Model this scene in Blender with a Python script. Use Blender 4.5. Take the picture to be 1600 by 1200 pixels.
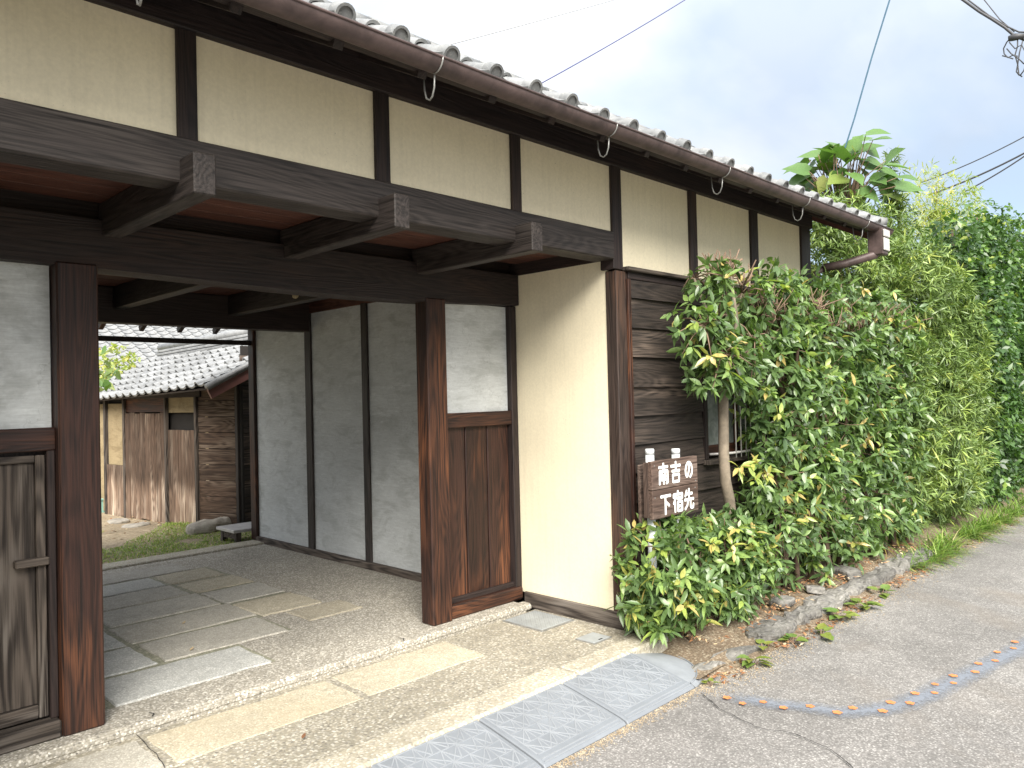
import bpy, bmesh, math, random
import numpy as np
from mathutils import Vector, Matrix, noise as mnoise

random.seed(7)
RNG = np.random.default_rng(7)
scene = bpy.context.scene
for o in list(bpy.data.objects):
    bpy.data.objects.remove(o)
COL = scene.collection

# ------------------------------------------------------------------ camera
FOC = 1206.56
YAW, PITCH, ROLL = math.radians(45.466), math.radians(0.756), math.radians(1.373)
CAM = np.array([0.0, 0.0, 1.6])
_F = np.array([math.sin(YAW)*math.cos(PITCH), math.cos(YAW)*math.cos(PITCH), math.sin(PITCH)])
_r = np.array([math.cos(YAW), -math.sin(YAW), 0.0])
_u = np.cross(_r, _F)
_R = _r*math.cos(ROLL) - _u*math.sin(ROLL)
_U = _r*math.sin(ROLL) + _u*math.cos(ROLL)
cam_data = bpy.data.cameras.new('camera')
cam_data.sensor_width = 36.0
cam_data.lens = 36.0*FOC/1600.0
cam_data.clip_start = 0.05
cam_data.clip_end = 3000
cam = bpy.data.objects.new('camera', cam_data)
COL.objects.link(cam)
cam.matrix_world = Matrix(((_R[0], _U[0], -_F[0], CAM[0]), (_R[1], _U[1], -_F[1], CAM[1]),
                           (_R[2], _U[2], -_F[2], CAM[2]), (0, 0, 0, 1)))
scene.camera = cam


def at(x, y, ax, val):
    """photo pixel (1600x1200) -> point where its ray meets the plane axis=val"""
    d = _F*FOC + _R*(x-800) - _U*(y-600)
    return CAM + d*((val-CAM[ax])/d[ax])


# ------------------------------------------------------------------ world and sun
SUN_EL, SUN_AZ = math.radians(42), math.radians(-138)   # azimuth of the sun, from +Y towards +X
world = bpy.data.worlds.new('World')
scene.world = world
world.use_nodes = True
wn, wl = world.node_tree.nodes, world.node_tree.links
wn.clear()
w_out = wn.new('ShaderNodeOutputWorld')
w_bg = wn.new('ShaderNodeBackground')
w_bg.inputs['Strength'].default_value = 0.10
sky = wn.new('ShaderNodeTexSky')
sky.sky_type = 'NISHITA'
sky.sun_disc = False
sky.sun_elevation = SUN_EL
sky.sun_rotation = SUN_AZ
sky.dust_density = 1.5
tc = wn.new('ShaderNodeTexCoord')
sep = wn.new('ShaderNodeSeparateXYZ')
wl.new(tc.outputs['Generated'], sep.inputs[0])
zadd = wn.new('ShaderNodeMath'); zadd.operation = 'ADD'; zadd.inputs[1].default_value = 0.5
wl.new(sep.outputs['Z'], zadd.inputs[0])
zmax = wn.new('ShaderNodeMath'); zmax.operation = 'MAXIMUM'; zmax.inputs[1].default_value = 0.12
wl.new(zadd.outputs[0], zmax.inputs[0])
dv = wn.new('ShaderNodeVectorMath'); dv.operation = 'DIVIDE'
cmb = wn.new('ShaderNodeCombineXYZ')
for i in range(3):
    wl.new(zmax.outputs[0], cmb.inputs[i])
wl.new(tc.outputs['Generated'], dv.inputs[0])
wl.new(cmb.outputs[0], dv.inputs[1])
cn = wn.new('ShaderNodeTexNoise')
cn.inputs['Scale'].default_value = 1.1
cn.inputs['Detail'].default_value = 5
cn.inputs['Roughness'].default_value = 0.5
cn.inputs['Distortion'].default_value = 0.25
mpp = wn.new('ShaderNodeMapping'); mpp.inputs['Location'].default_value = (0.0, 5.3, 0.0)
wl.new(dv.outputs[0], mpp.inputs[0])
wl.new(mpp.outputs[0], cn.inputs['Vector'])
cr = wn.new('ShaderNodeValToRGB')
cr.color_ramp.elements[0].position = 0.32
cr.color_ramp.elements[0].color = (0.45, 0.45, 0.45, 1)
cr.color_ramp.elements[1].position = 0.46
cr.color_ramp.elements[1].color = (1, 1, 1, 1)
wl.new(cn.outputs['Fac'], cr.inputs[0])
cn2 = wn.new('ShaderNodeTexNoise')
cn2.inputs['Scale'].default_value = 1.15
cn2.inputs['Detail'].default_value = 7
cn2.inputs['Roughness'].default_value = 0.5
cn2.inputs['Distortion'].default_value = 0.4
wl.new(mpp.outputs[0], cn2.inputs['Vector'])
cr2 = wn.new('ShaderNodeValToRGB')
cr2.color_ramp.elements[0].position = 0.40
cr2.color_ramp.elements[0].color = (1.56, 1.76, 2.04, 1)
cr2.color_ramp.elements[1].position = 0.62
cr2.color_ramp.elements[1].color = (2.7, 2.74, 2.8, 1)
wl.new(cn2.outputs['Fac'], cr2.inputs[0])
zc = wn.new('ShaderNodeMath'); zc.operation = 'MULTIPLY_ADD'; zc.use_clamp = False   # overcast sky: brighter overhead
zc.inputs[1].default_value = 1.35; zc.inputs[2].default_value = 0.68
zp = wn.new('ShaderNodeMath'); zp.operation = 'MAXIMUM'; zp.inputs[1].default_value = 0.0
wl.new(sep.outputs['Z'], zp.inputs[0]); wl.new(zp.outputs[0], zc.inputs[0])
csc = wn.new('ShaderNodeVectorMath'); csc.operation = 'SCALE'
wl.new(cr2.outputs[0], csc.inputs[0]); wl.new(zc.outputs[0], csc.inputs['Scale'])
wmix = wn.new('ShaderNodeMix'); wmix.data_type = 'RGBA'
wl.new(cr.outputs[0], wmix.inputs[0])
nsc = wn.new('ShaderNodeVectorMath'); nsc.operation = 'SCALE'; nsc.inputs['Scale'].default_value = 0.6   # clear-sky patches
wl.new(sky.outputs[0], nsc.inputs[0])
wl.new(nsc.outputs[0], wmix.inputs[6])
wl.new(csc.outputs[0], wmix.inputs[7])
wl.new(wmix.outputs[2], w_bg.inputs['Color'])
wl.new(w_bg.outputs[0], w_out.inputs[0])

sd = bpy.data.lights.new('sun', 'SUN')
sd.energy = 2.4
sd.angle = math.radians(42)
sd.color = (1.0, 0.95, 0.86)
sun = bpy.data.objects.new('sun', sd)
COL.objects.link(sun)
sdir = Vector((math.sin(SUN_AZ)*math.cos(SUN_EL), math.cos(SUN_AZ)*math.cos(SUN_EL), math.sin(SUN_EL)))
sun.rotation_euler = sdir.to_track_quat('Z', 'Y').to_euler()
sun.location = sdir*40

scene.view_settings.view_transform = 'Standard'
scene.view_settings.look = 'None'
scene.view_settings.exposure = 2.08
scene.view_settings.gamma = 1.0
scene.render.engine = 'CYCLES'
scene.render.resolution_x = 1024
scene.render.resolution_y = 768
scene.cycles.max_bounces = 8
scene.cycles.diffuse_bounces = 7
scene.cycles.transparent_max_bounces = 8
scene.cycles.sample_clamp_indirect = 8


# ------------------------------------------------------------------ materials
def new_mat(name):
    m = bpy.data.materials.new(name)
    m.use_nodes = True
    n, l = m.node_tree.nodes, m.node_tree.links
    b = n['Principled BSDF']
    return m, n, l, b


def N(n, kind, **kw):
    x = n.new(kind)
    for k, v in kw.items():
        setattr(x, k, v)
    return x


def noise_tex(n, l, vec, scale, detail=4, rough=0.55, dist=0.0):
    t = n.new('ShaderNodeTexNoise')
    t.inputs['Scale'].default_value = scale
    t.inputs['Detail'].default_value = detail
    t.inputs['Roughness'].default_value = rough
    t.inputs['Distortion'].default_value = dist
    l.new(vec, t.inputs['Vector'])
    return t.outputs['Fac']


def ramp(n, l, fac, stops):
    r = n.new('ShaderNodeValToRGB')
    e = r.color_ramp.elements
    while len(e) < len(stops):
        e.new(0.5)
    for k, (p, c) in enumerate(stops):
        e[k].position = p
        c = tuple(c) if hasattr(c, '__len__') else (c, c, c)
        e[k].color = (*c[:3], 1)
    l.new(fac, r.inputs[0])
    return r.outputs[0]


def mixc(n, l, fac, a, b, mode='MIX'):
    m = n.new('ShaderNodeMix')
    m.data_type = 'RGBA'
    m.blend_type = mode
    for sock, v in ((0, fac), (6, a), (7, b)):
        if hasattr(v, 'is_linked') or hasattr(v, 'links'):
            l.new(v, m.inputs[sock])
        elif sock == 0:
            m.inputs[0].default_value = v
        else:
            m.inputs[sock].default_value = (*v[:3], 1)
    return m.outputs[2]


def math_(n, l, op, a, b=None):
    m = n.new('ShaderNodeMath')
    m.operation = op
    for k, v in ((0, a), (1, b)):
        if v is None:
            continue
        if hasattr(v, 'links'):
            l.new(v, m.inputs[k])
        else:
            m.inputs[k].default_value = v
    return m.outputs[0]


def bump(n, l, b, h, strength, dist=0.01):
    x = n.new('ShaderNodeBump')
    x.inputs['Strength'].default_value = strength
    x.inputs['Distance'].default_value = dist
    l.new(h, x.inputs['Height'])
    l.new(x.outputs[0], b.inputs['Normal'])


def obj_vec(n, l, scale=(1, 1, 1), jitter=True):
    t = n.new('ShaderNodeTexCoord')
    v = t.outputs['Object']
    if jitter:
        oi = n.new('ShaderNodeObjectInfo')
        mm = math_(n, l, 'MULTIPLY', oi.outputs['Random'], 37.0)
        c = n.new('ShaderNodeCombineXYZ')
        for i in range(3):
            l.new(mm, c.inputs[i])
        a = n.new('ShaderNodeVectorMath'); a.operation = 'ADD'
        l.new(v, a.inputs[0]); l.new(c.outputs[0], a.inputs[1])
        v = a.outputs[0]
    mp = n.new('ShaderNodeMapping')
    mp.inputs['Scale'].default_value = scale
    l.new(v, mp.inputs[0])
    return mp.outputs[0]


def pos_vec(n, l, scale=(1, 1, 1)):
    g = n.new('ShaderNodeNewGeometry')
    mp = n.new('ShaderNodeMapping')
    mp.inputs['Scale'].default_value = scale
    l.new(g.outputs['Position'], mp.inputs[0])
    return mp.outputs[0]


def wood(name, dark, mid, axis, worn=None, worn_amt=0.5, rough=0.62, across=1.0, bmp=0.5, spec=0.35, ringw=0.16, ringf=140.0):
    m, n, l, b = new_mat(name)
    ai = 'XYZ'.index(axis)
    s1 = [70*across]*3; s1[ai] = 1.8
    s2 = [5.5*across]*3; s2[ai] = 0.55
    s3 = [3.5]*3; s3[ai] = 0.9
    s4 = [230]*3; s4[ai] = 5
    fine = noise_tex(n, l, obj_vec(n, l, s1), 1.0, 5, 0.62)
    ringn = noise_tex(n, l, obj_vec(n, l, s2), 1.0, 2.0, 0.4)
    ring = math_(n, l, 'SINE', math_(n, l, 'MULTIPLY', ringn, ringf))
    ring = math_(n, l, 'MULTIPLY_ADD', ring, 0.5); ring.node.inputs[2].default_value = 0.5
    fib = noise_tex(n, l, obj_vec(n, l, s4), 1.0, 2, 0.5)
    f = math_(n, l, 'ADD', math_(n, l, 'MULTIPLY', ring, ringw), math_(n, l, 'MULTIPLY', fine, 1.1-ringw))
    f = math_(n, l, 'MULTIPLY', f, math_(n, l, 'ADD', fib, 0.5))
    col = ramp(n, l, f, [(0.33, dark), (0.70, mid)])
    low = noise_tex(n, l, obj_vec(n, l, s3), 1.0, 3, 0.55)
    if worn is not None:
        wf = math_(n, l, 'MULTIPLY', ramp(n, l, low, [(0.62-0.25*worn_amt, 0.0), (0.80-0.2*worn_amt, 1.0)]),
                   ramp(n, l, f, [(0.38, 0.0), (0.72, 1.0)]))
        col = mixc(n, l, wf, col, worn)
    oi = n.new('ShaderNodeObjectInfo')
    tone = ramp(n, l, oi.outputs['Random'], [(0, 0.78), (1, 1.2)])
    col = mixc(n, l, 1.0, col, tone, 'MULTIPLY')
    l.new(col, b.inputs['Base Color'])
    l.new(ramp(n, l, low, [(0.3, rough-0.12), (0.7, rough+0.14)]), b.inputs['Roughness'])
    b.inputs['Specular IOR Level'].default_value = spec
    bump(n, l, b, math_(n, l, 'ADD', math_(n, l, 'MULTIPLY', ring, ringw), f), bmp, 0.004)
    return m


def woods(name, *a, **k):
    return {ax: wood(name+'_'+ax.lower(), a[0], a[1], ax, **k) for ax in 'XYZ'}


W_BEAM = woods('beam_wood', (0.009, 0.007, 0.006), (0.040, 0.032, 0.029), worn=(0.072, 0.061, 0.054), worn_amt=0.5, rough=0.6)
W_DARK = woods('dark_wood', (0.010, 0.007, 0.007), (0.030, 0.020, 0.018), worn=(0.05, 0.028, 0.02), worn_amt=0.3)
W_RED = woods('red_brown_wood', (0.010, 0.005, 0.004), (0.040, 0.017, 0.012), worn=(0.165, 0.062, 0.026), worn_amt=0.62, rough=0.55, across=0.9)
W_GREY = woods('weathered_wood', (0.022, 0.017, 0.014), (0.095, 0.076, 0.062), worn=(0.20, 0.18, 0.16), worn_amt=0.4, rough=0.8, across=0.8, ringw=0.3, ringf=110.0)
W_CLAP = woods('charred_board', (0.009, 0.007, 0.006), (0.046, 0.035, 0.029), worn=(0.16, 0.12, 0.095), worn_amt=0.42, rough=0.7, across=0.9, bmp=0.9)
W_POST = woods('corner_post_wood', (0.010, 0.007, 0.006), (0.045, 0.030, 0.024), worn=(0.14, 0.066, 0.036), worn_amt=0.42)
W_SOFF = woods('soffit_board', (0.03, 0.012, 0.008), (0.095, 0.036, 0.024), worn=(0.13, 0.06, 0.04), worn_amt=0.3)
W_SHED = woods('shed_board', (0.030, 0.018, 0.012), (0.12, 0.076, 0.052), worn=(0.30, 0.235, 0.18), worn_amt=0.55, rough=0.85)
W_SIGN = woods('sign_board', (0.034, 0.021, 0.016), (0.105, 0.068, 0.053), worn=(0.20, 0.155, 0.13), worn_amt=0.5, rough=0.75)


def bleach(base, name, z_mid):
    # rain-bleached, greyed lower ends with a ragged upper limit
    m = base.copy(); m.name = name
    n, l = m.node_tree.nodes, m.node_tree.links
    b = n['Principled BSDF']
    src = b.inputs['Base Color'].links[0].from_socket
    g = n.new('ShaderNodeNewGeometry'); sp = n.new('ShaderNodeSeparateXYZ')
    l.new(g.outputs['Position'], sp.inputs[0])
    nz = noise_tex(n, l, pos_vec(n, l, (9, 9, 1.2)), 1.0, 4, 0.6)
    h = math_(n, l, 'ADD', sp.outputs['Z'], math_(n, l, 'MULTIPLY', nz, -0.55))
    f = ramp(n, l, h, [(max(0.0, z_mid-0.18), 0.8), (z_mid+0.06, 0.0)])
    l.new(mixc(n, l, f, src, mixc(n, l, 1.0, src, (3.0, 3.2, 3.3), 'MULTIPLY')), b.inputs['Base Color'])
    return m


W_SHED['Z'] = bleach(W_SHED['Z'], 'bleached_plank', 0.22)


def plaster(name, col, var, streak=0.0, patch=None, rough=0.85, bmp=0.15):
    m, n, l, b = new_mat(name)
    v = pos_vec(n, l)
    big = noise_tex(n, l, v, 1.6, 5, 0.6, 0.4)
    fine = noise_tex(n, l, v, 60, 3, 0.6)
    c = ramp(n, l, big, [(0.3, [x*(1-var) for x in col]), (0.7, [min(1, x*(1+var)) for x in col])])
    if patch is not None:
        p1 = noise_tex(n, l, pos_vec(n, l, (1.5, 1.5, 3.5)), 1.9, 6, 0.62, 0.7)
        c = mixc(n, l, ramp(n, l, p1, [(0.50, 0.0), (0.62, 0.75)]), c, patch)
        p2 = noise_tex(n, l, pos_vec(n, l, (2.5, 2.5, 14)), 1.5, 6, 0.65, 1.2)
        c = mixc(n, l, ramp(n, l, p2, [(0.55, 0.0), (0.72, 0.35)]), c, [min(1, x*1.45) for x in col])
        # trowel strokes and a few hairline cracks
        tw = noise_tex(n, l, pos_vec(n, l, (5, 5, 40)), 1.0, 4, 0.7, 1.6)
        c = mixc(n, l, 1.0, c, ramp(n, l, tw, [(0.35, 0.90), (0.65, 1.07)]), 'MULTIPLY')
        vo = n.new('ShaderNodeTexVoronoi'); vo.feature = 'DISTANCE_TO_EDGE'
        vo.inputs['Scale'].default_value = 0.9
        wv_ = n.new('ShaderNodeVectorMath'); wv_.operation = 'ADD'
        nn_ = n.new('ShaderNodeTexNoise'); nn_.inputs['Scale'].default_value = 4.0; nn_.inputs['Detail'].default_value = 5
        l.new(v, nn_.inputs['Vector']); l.new(v, wv_.inputs[0]); l.new(nn_.outputs['Color'], wv_.inputs[1])
        l.new(wv_.outputs[0], vo.inputs['Vector'])
        c = mixc(n, l, ramp(n, l, vo.outputs['Distance'], [(0.0, 0.4), (0.004, 0.0)]), c, [x*.45 for x in col])
    if streak:
        st = noise_tex(n, l, pos_vec(n, l, (30, 30, 1.1)), 1.0, 5, 0.65)
        c = mixc(n, l, ramp(n, l, st, [(0.5, 0.0), (0.85, streak)]), c, [x*.62 for x in col])
        sk = noise_tex(n, l, pos_vec(n, l), 95, 2, 0.5)
        sk2 = noise_tex(n, l, pos_vec(n, l), 2.3, 3, 0.6)
        c = mixc(n, l, math_(n, l, 'MULTIPLY', ramp(n, l, sk, [(0.70, 0.0), (0.74, 0.8)]), ramp(n, l, sk2, [(0.52, 0.0), (0.64, 1.0)])), c, (0.10, 0.085, 0.06))
    fm = ramp(n, l, fine, [(0.3, 0.94), (0.7, 1.04)])
    c = mixc(n, l, 1.0, c, fm, 'MULTIPLY')
    l.new(c, b.inputs['Base Color'])
    b.inputs['Roughness'].default_value = rough
    b.inputs['Specular IOR Level'].default_value = 0.25
    bump(n, l, b, math_(n, l, 'ADD', fine, math_(n, l, 'MULTIPLY', big, 2.0)), bmp, 0.004)
    return m


M_CREAM = plaster('cream_plaster', (0.74, 0.665, 0.495), 0.05, streak=0.3, rough=0.8)
M_GREY = plaster('grey_plaster', (0.53, 0.55, 0.552), 0.11, patch=(0.42, 0.435, 0.43), bmp=0.35)
M_SHEDPL = plaster('old_earth_plaster', (0.28, 0.22, 0.13), 0.16, patch=(0.20, 0.15, 0.085), bmp=0.4)


def aggregate(name, stones, base, scale, mott=0.2, bmp=0.6, rough=0.8, stain=None, objvar=0.0):
    m, n, l, b = new_mat(name)
    v = pos_vec(n, l)
    vo = n.new('ShaderNodeTexVoronoi')
    vo.inputs['Scale'].default_value = scale
    l.new(v, vo.inputs['Vector'])
    sp = n.new('ShaderNodeSeparateColor')
    l.new(vo.outputs['Color'], sp.inputs[0])
    k = len(stones)
    c = ramp(n, l, sp.outputs[0], [((i+0.5)/k, s) for i, s in enumerate(stones)])
    gap = ramp(n, l, vo.outputs['Distance'], [(0.42, 0.0), (0.72, 1.0)])
    c = mixc(n, l, gap, c, base)
    big = noise_tex(n, l, v, 1.1, 5, 0.6, 0.3)
    c = mixc(n, l, 1.0, c, ramp(n, l, big, [(0.3, 1-mott), (0.7, 1+mott*0.6)]), 'MULTIPLY')
    mid = noise_tex(n, l, v, 14, 4, 0.6)
    c = mixc(n, l, 1.0, c, ramp(n, l, mid, [(0.3, 0.88), (0.7, 1.08)]), 'MULTIPLY')
    if stain is not None:
        s1 = noise_tex(n, l, v, 0.8, 4, 0.6, 0.6)
        c = mixc(n, l, ramp(n, l, s1, [(0.55, 0.0), (0.75, 0.6)]), c, stain)
    if objvar:
        oi = n.new('ShaderNodeObjectInfo')
        c = mixc(n, l, 1.0, c, ramp(n, l, oi.outputs['Random'], [(0, (1-objvar, 1-objvar, 1-objvar*.9)), (0.5, (1, .98, .94)), (1, (1+objvar*.6, 1+objvar*.6, 1+objvar*.6))]), 'MULTIPLY')
    l.new(c, b.inputs['Base Color'])
    b.inputs['Roughness'].default_value = rough
    b.inputs['Specular IOR Level'].default_value = 0.3
    h = math_(n, l, 'MULTIPLY', vo.outputs['Distance'], -1.0)
    bump(n, l, b, h, bmp, 0.004)
    return m


M_AGG = aggregate('exposed_aggregate', [(0.25, 0.23, 0.18), (0.42, 0.39, 0.32), (0.16, 0.147, 0.125), (0.54, 0.51, 0.44), (0.32, 0.285, 0.22)], (0.26, 0.235, 0.185), 70, 0.18)
M_AGG_LIGHT = aggregate('pale_aggregate', [(0.38, 0.345, 0.27), (0.49, 0.45, 0.37), (0.26, 0.235, 0.19), (0.55, 0.52, 0.45)], (0.35, 0.315, 0.24), 75, 0.15)
M_AGG_DARK = aggregate('grey_aggregate', [(0.319, 0.295, 0.248), (0.519, 0.484, 0.425), (0.177, 0.165, 0.142), (0.637, 0.602, 0.531)], (0.295, 0.271, 0.224), 85, 0.2)
M_ASPHALT = aggregate('asphalt', [(0.193, 0.183, 0.174), (0.275, 0.261, 0.248), (0.138, 0.132, 0.125), (0.385, 0.369, 0.350), (0.220, 0.207, 0.196)], (0.165, 0.156, 0.147), 100, 0.24, rough=0.85, bmp=0.4, stain=(0.187, 0.160, 0.132))
M_SLAB = aggregate('paving_slab', [(0.380, 0.362, 0.322), (0.483, 0.460, 0.414), (0.299, 0.287, 0.259), (0.552, 0.535, 0.483)], (0.380, 0.362, 0.316), 110, 0.22, bmp=0.4, objvar=0.14)
M_SLAB_BLUE = aggregate('granite_slab', [(0.407, 0.413, 0.396), (0.528, 0.533, 0.517), (0.308, 0.314, 0.303), (0.616, 0.616, 0.594)], (0.396, 0.396, 0.374), 120, 0.18, bmp=0.4, objvar=0.14)
M_SLAB_TAN = aggregate('tan_slab', [(0.400, 0.362, 0.281), (0.497, 0.454, 0.362), (0.302, 0.275, 0.216), (0.572, 0.529, 0.432)], (0.389, 0.351, 0.270), 100, 0.2, bmp=0.4, objvar=0.14, stain=(0.41, 0.345, 0.24))
M_SOIL = aggregate('dry_soil', [(0.17, 0.125, 0.085), (0.25, 0.195, 0.135), (0.12, 0.088, 0.06), (0.31, 0.26, 0.19)], (0.14, 0.105, 0.07), 70, 0.3, rough=0.95, bmp=1.0)
M_YARD = aggregate('yard_soil', [(0.34, 0.27, 0.18), (0.44, 0.36, 0.26), (0.24, 0.19, 0.12)], (0.30, 0.24, 0.16), 45, 0.3, rough=0.95, bmp=1.0)
M_GROUND = aggregate('far_ground', [(0.10, 0.12, 0.06), (0.16, 0.16, 0.09), (0.08, 0.10, 0.04)], (0.12, 0.12, 0.07), 20, 0.3)
M_STONE = aggregate('kerb_stone', [(0.176, 0.168, 0.152), (0.248, 0.236, 0.216), (0.120, 0.114, 0.108)], (0.168, 0.160, 0.144), 34, 0.45, bmp=1.5)


def simple(name, col, rough=0.6, metal=0.0, var=0.12, scale=8, bmp=0.0, spec=0.4):
    m, n, l, b = new_mat(name)
    f = noise_tex(n, l, obj_vec(n, l), scale, 5, 0.65, 0.3)
    c = ramp(n, l, f, [(0.3, [x*(1-var) for x in col]), (0.7, [min(1, x*(1+var)) for x in col])])
    l.new(c, b.inputs['Base Color'])
    b.inputs['Roughness'].default_value = rough
    b.inputs['Metallic'].default_value = metal
    b.inputs['Specular IOR Level'].default_value = spec
    if bmp:
        bump(n, l, b, f, bmp, 0.004)
    return m


def tile_mat(name, a, c2, lich):
    m, n, l, b = new_mat(name)
    v = obj_vec(n, l)
    f = noise_tex(n, l, v, 9, 6, 0.65, 0.4)
    c = ramp(n, l, f, [(0.3, a), (0.65, c2)])
    g = noise_tex(n, l, v, 45, 4, 0.7)
    c = mixc(n, l, ramp(n, l, g, [(0.56, 0.0), (0.66, 0.7)]), c, lich)
    oi = n.new('ShaderNodeObjectInfo')
    c = mixc(n, l, 1.0, c, ramp(n, l, oi.outputs['Random'], [(0, 0.75), (1, 1.15)]), 'MULTIPLY')
    l.new(c, b.inputs['Base Color'])
    b.inputs['Roughness'].default_value = 0.5
    bump(n, l, b, g, 0.3, 0.004)
    return m


M_TILE = tile_mat('roof_tile', (0.13, 0.135, 0.14), (0.25, 0.255, 0.255), (0.34, 0.34, 0.32))
M_TILE2 = tile_mat('shed_roof_tile', (0.14, 0.145, 0.15), (0.25, 0.255, 0.26), (0.33, 0.33, 0.32))
M_GUTTER = simple('gutter_metal', (0.082, 0.057, 0.054), 0.5, 0.1, 0.42, 9)
M_STEEL = simple('galvanised_steel', (0.30, 0.30, 0.29), 0.5, 0.6, 0.3, 20)
M_SAND = None
M_BOX = simple('pale_flashing', (0.52, 0.50, 0.48), 0.5, 0.2, 0.15, 10)
M_RUBBER = simple('ramp_rubber', (0.185, 0.20, 0.22), 0.62, 0, 0.14, 4, 0.2)
M_RUBBER2 = simple('ramp_tread', (0.235, 0.25, 0.27), 0.6, 0, 0.14, 6, 0.2)
M_PVC = simple('pvc_pipe', (0.62, 0.65, 0.66), 0.35, 0, 0.08, 5)
M_PVC_GREY = simple('grey_pvc', (0.26, 0.29, 0.32), 0.4, 0, 0.1, 5)
M_WHITE = simple('white_lettering', (0.80, 0.80, 0.77), 0.6, 0, 0.06, 30)
M_PLATE = simple('steel_plate', (0.36, 0.385, 0.40), 0.5, 0.35, 0.15, 9, 0.1)
M_BLUEP = None
M_ORANGE = simple('orange_road_paint', (0.62, 0.21, 0.075), 0.75, 0, 0.2, 40)
M_CRACK = simple('crack_shadow', (0.03, 0.028, 0.025), 0.95)
M_TRUNK = simple('grey_bark', (0.22, 0.18, 0.135), 0.85, 0, 0.3, 14, 0.6)
M_STEM = simple('brown_bark', (0.115, 0.078, 0.055), 0.9, 0, 0.35, 16, 0.7)
M_TWIG = simple('cut_twig', (0.20, 0.135, 0.095), 0.85, 0, 0.3, 16, 0.4)
M_CABLE = simple('black_cable', (0.05, 0.05, 0.055), 0.5)
M_CABLE2 = simple('indigo_cable', (0.075, 0.075, 0.19), 0.5)
M_CABLE3 = simple('teal_cable', (0.06, 0.13, 0.19), 0.5)
M_CABLE4 = simple('pale_cable', (0.38, 0.38, 0.40), 0.5)
M_TEAL = simple('teal_planter', (0.20, 0.36, 0.31), 0.5, 0, 0.1, 6)
M_ROCK = simple('grey_rock', (0.33, 0.30, 0.255), 0.9, 0, 0.35, 9, 0.8)
M_DARK = simple('dark_interior', (0.02, 0.017, 0.015), 0.9)
M_NEST = simple('wasp_nest', (0.40, 0.33, 0.20), 0.9, 0, 0.3, 60, 0.8)
M_BARGE = simple('maroon_flashing', (0.14, 0.062, 0.055), 0.45, 0.1, 0.2, 7)


def road_paint():
    m, n, l, b = new_mat('worn_blue_paint')
    v = pos_vec(n, l)
    f = noise_tex(n, l, v, 55, 5, 0.75)
    c = ramp(n, l, f, [(0.36, (0.185, 0.205, 0.24)), (0.70, (0.25, 0.275, 0.325))])
    l.new(c, b.inputs['Base Color'])
    at_ = n.new('ShaderNodeAttribute'); at_.attribute_name = 'cover'
    big = noise_tex(n, l, v, 9, 4, 0.7)
    k = math_(n, l, 'ADD', at_.outputs['Fac'], math_(n, l, 'ADD', math_(n, l, 'MULTIPLY', f, 1.6), math_(n, l, 'MULTIPLY', big, 0.9)))
    l.new(ramp(n, l, k, [(0.0, 0.0), (1.0, 1.0)]), b.inputs['Alpha'])
    rr = b.inputs['Alpha'].links[0].from_node.color_ramp.elements
    sub = math_(n, l, 'SUBTRACT', k, 1.22)
    l.new(sub, b.inputs['Alpha'].links[0].from_node.inputs[0])
    rr[1].position = 0.95
    rr[1].color = (0.75, 0.75, 0.75, 1)
    b.inputs['Roughness'].default_value = 0.8
    bump(n, l, b, f, 0.5, 0.003)
    return m


M_BLUEP = road_paint()


def leaf_mat(name, stops, rough=0.42, trans=0.28, spec=0.5):
    m, n, l, b = new_mat(name)
    a = n.new('ShaderNodeAttribute')
    a.attribute_name = 'tint'
    c = ramp(n, l, a.outputs['Fac'], stops)
    f = noise_tex(n, l, pos_vec(n, l), 70, 2, 0.5)
    c = mixc(n, l, 1.0, c, ramp(n, l, f, [(0.3, 0.82), (0.7, 1.15)]), 'MULTIPLY')
    l.new(c, b.inputs['Base Color'])
    b.inputs['Roughness'].default_value = rough
    b.inputs['Specular IOR Level'].default_value = spec
    tr = n.new('ShaderNodeBsdfTranslucent')
    bright = mixc(n, l, 1.0, c, (1.5, 1.7, 0.7), 'MULTIPLY')
    l.new(bright, tr.inputs['Color'])
    mx = n.new('ShaderNodeMixShader')
    mx.inputs[0].default_value = trans
    l.new(b.outputs[0], mx.inputs[1])
    l.new(tr.outputs[0], mx.inputs[2])
    l.new(mx.outputs[0], n['Material Output'].inputs['Surface'])
    return m


L_BROAD = leaf_mat('evergreen_leaf', [(0.0, (0.040, 0.078, 0.030)), (0.45, (0.125, 0.200, 0.072)), (0.72, (0.215, 0.32, 0.095)), (0.86, (0.33, 0.40, 0.085)), (1.0, (0.46, 0.36, 0.13))], rough=0.33, spec=0.6)
L_NARROW = leaf_mat('narrow_leaf', [(0.0, (0.06, 0.105, 0.03)), (0.5, (0.155, 0.23, 0.062)), (0.8, (0.27, 0.36, 0.085)), (1.0, (0.38, 0.43, 0.10))], rough=0.42, trans=0.14)
L_DARK = leaf_mat('glossy_dark_leaf', [(0.0, (0.026, 0.060, 0.020)), (0.5, (0.075, 0.145, 0.042)), (0.85, (0.17, 0.28, 0.07)), (1.0, (0.30, 0.36, 0.08))], rough=0.34)
L_BIG = leaf_mat('paulownia_leaf', [(0.0, (0.058, 0.122, 0.036)), (0.6, (0.115, 0.209, 0.054)), (1.0, (0.209, 0.238, 0.050))], rough=0.45, trans=0.24)
L_GRASS = leaf_mat('grass_blade', [(0.0, (0.06, 0.12, 0.02)), (0.5, (0.14, 0.24, 0.045)), (0.85, (0.28, 0.36, 0.08)), (1.0, (0.50, 0.45, 0.22))], rough=0.5)
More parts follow.
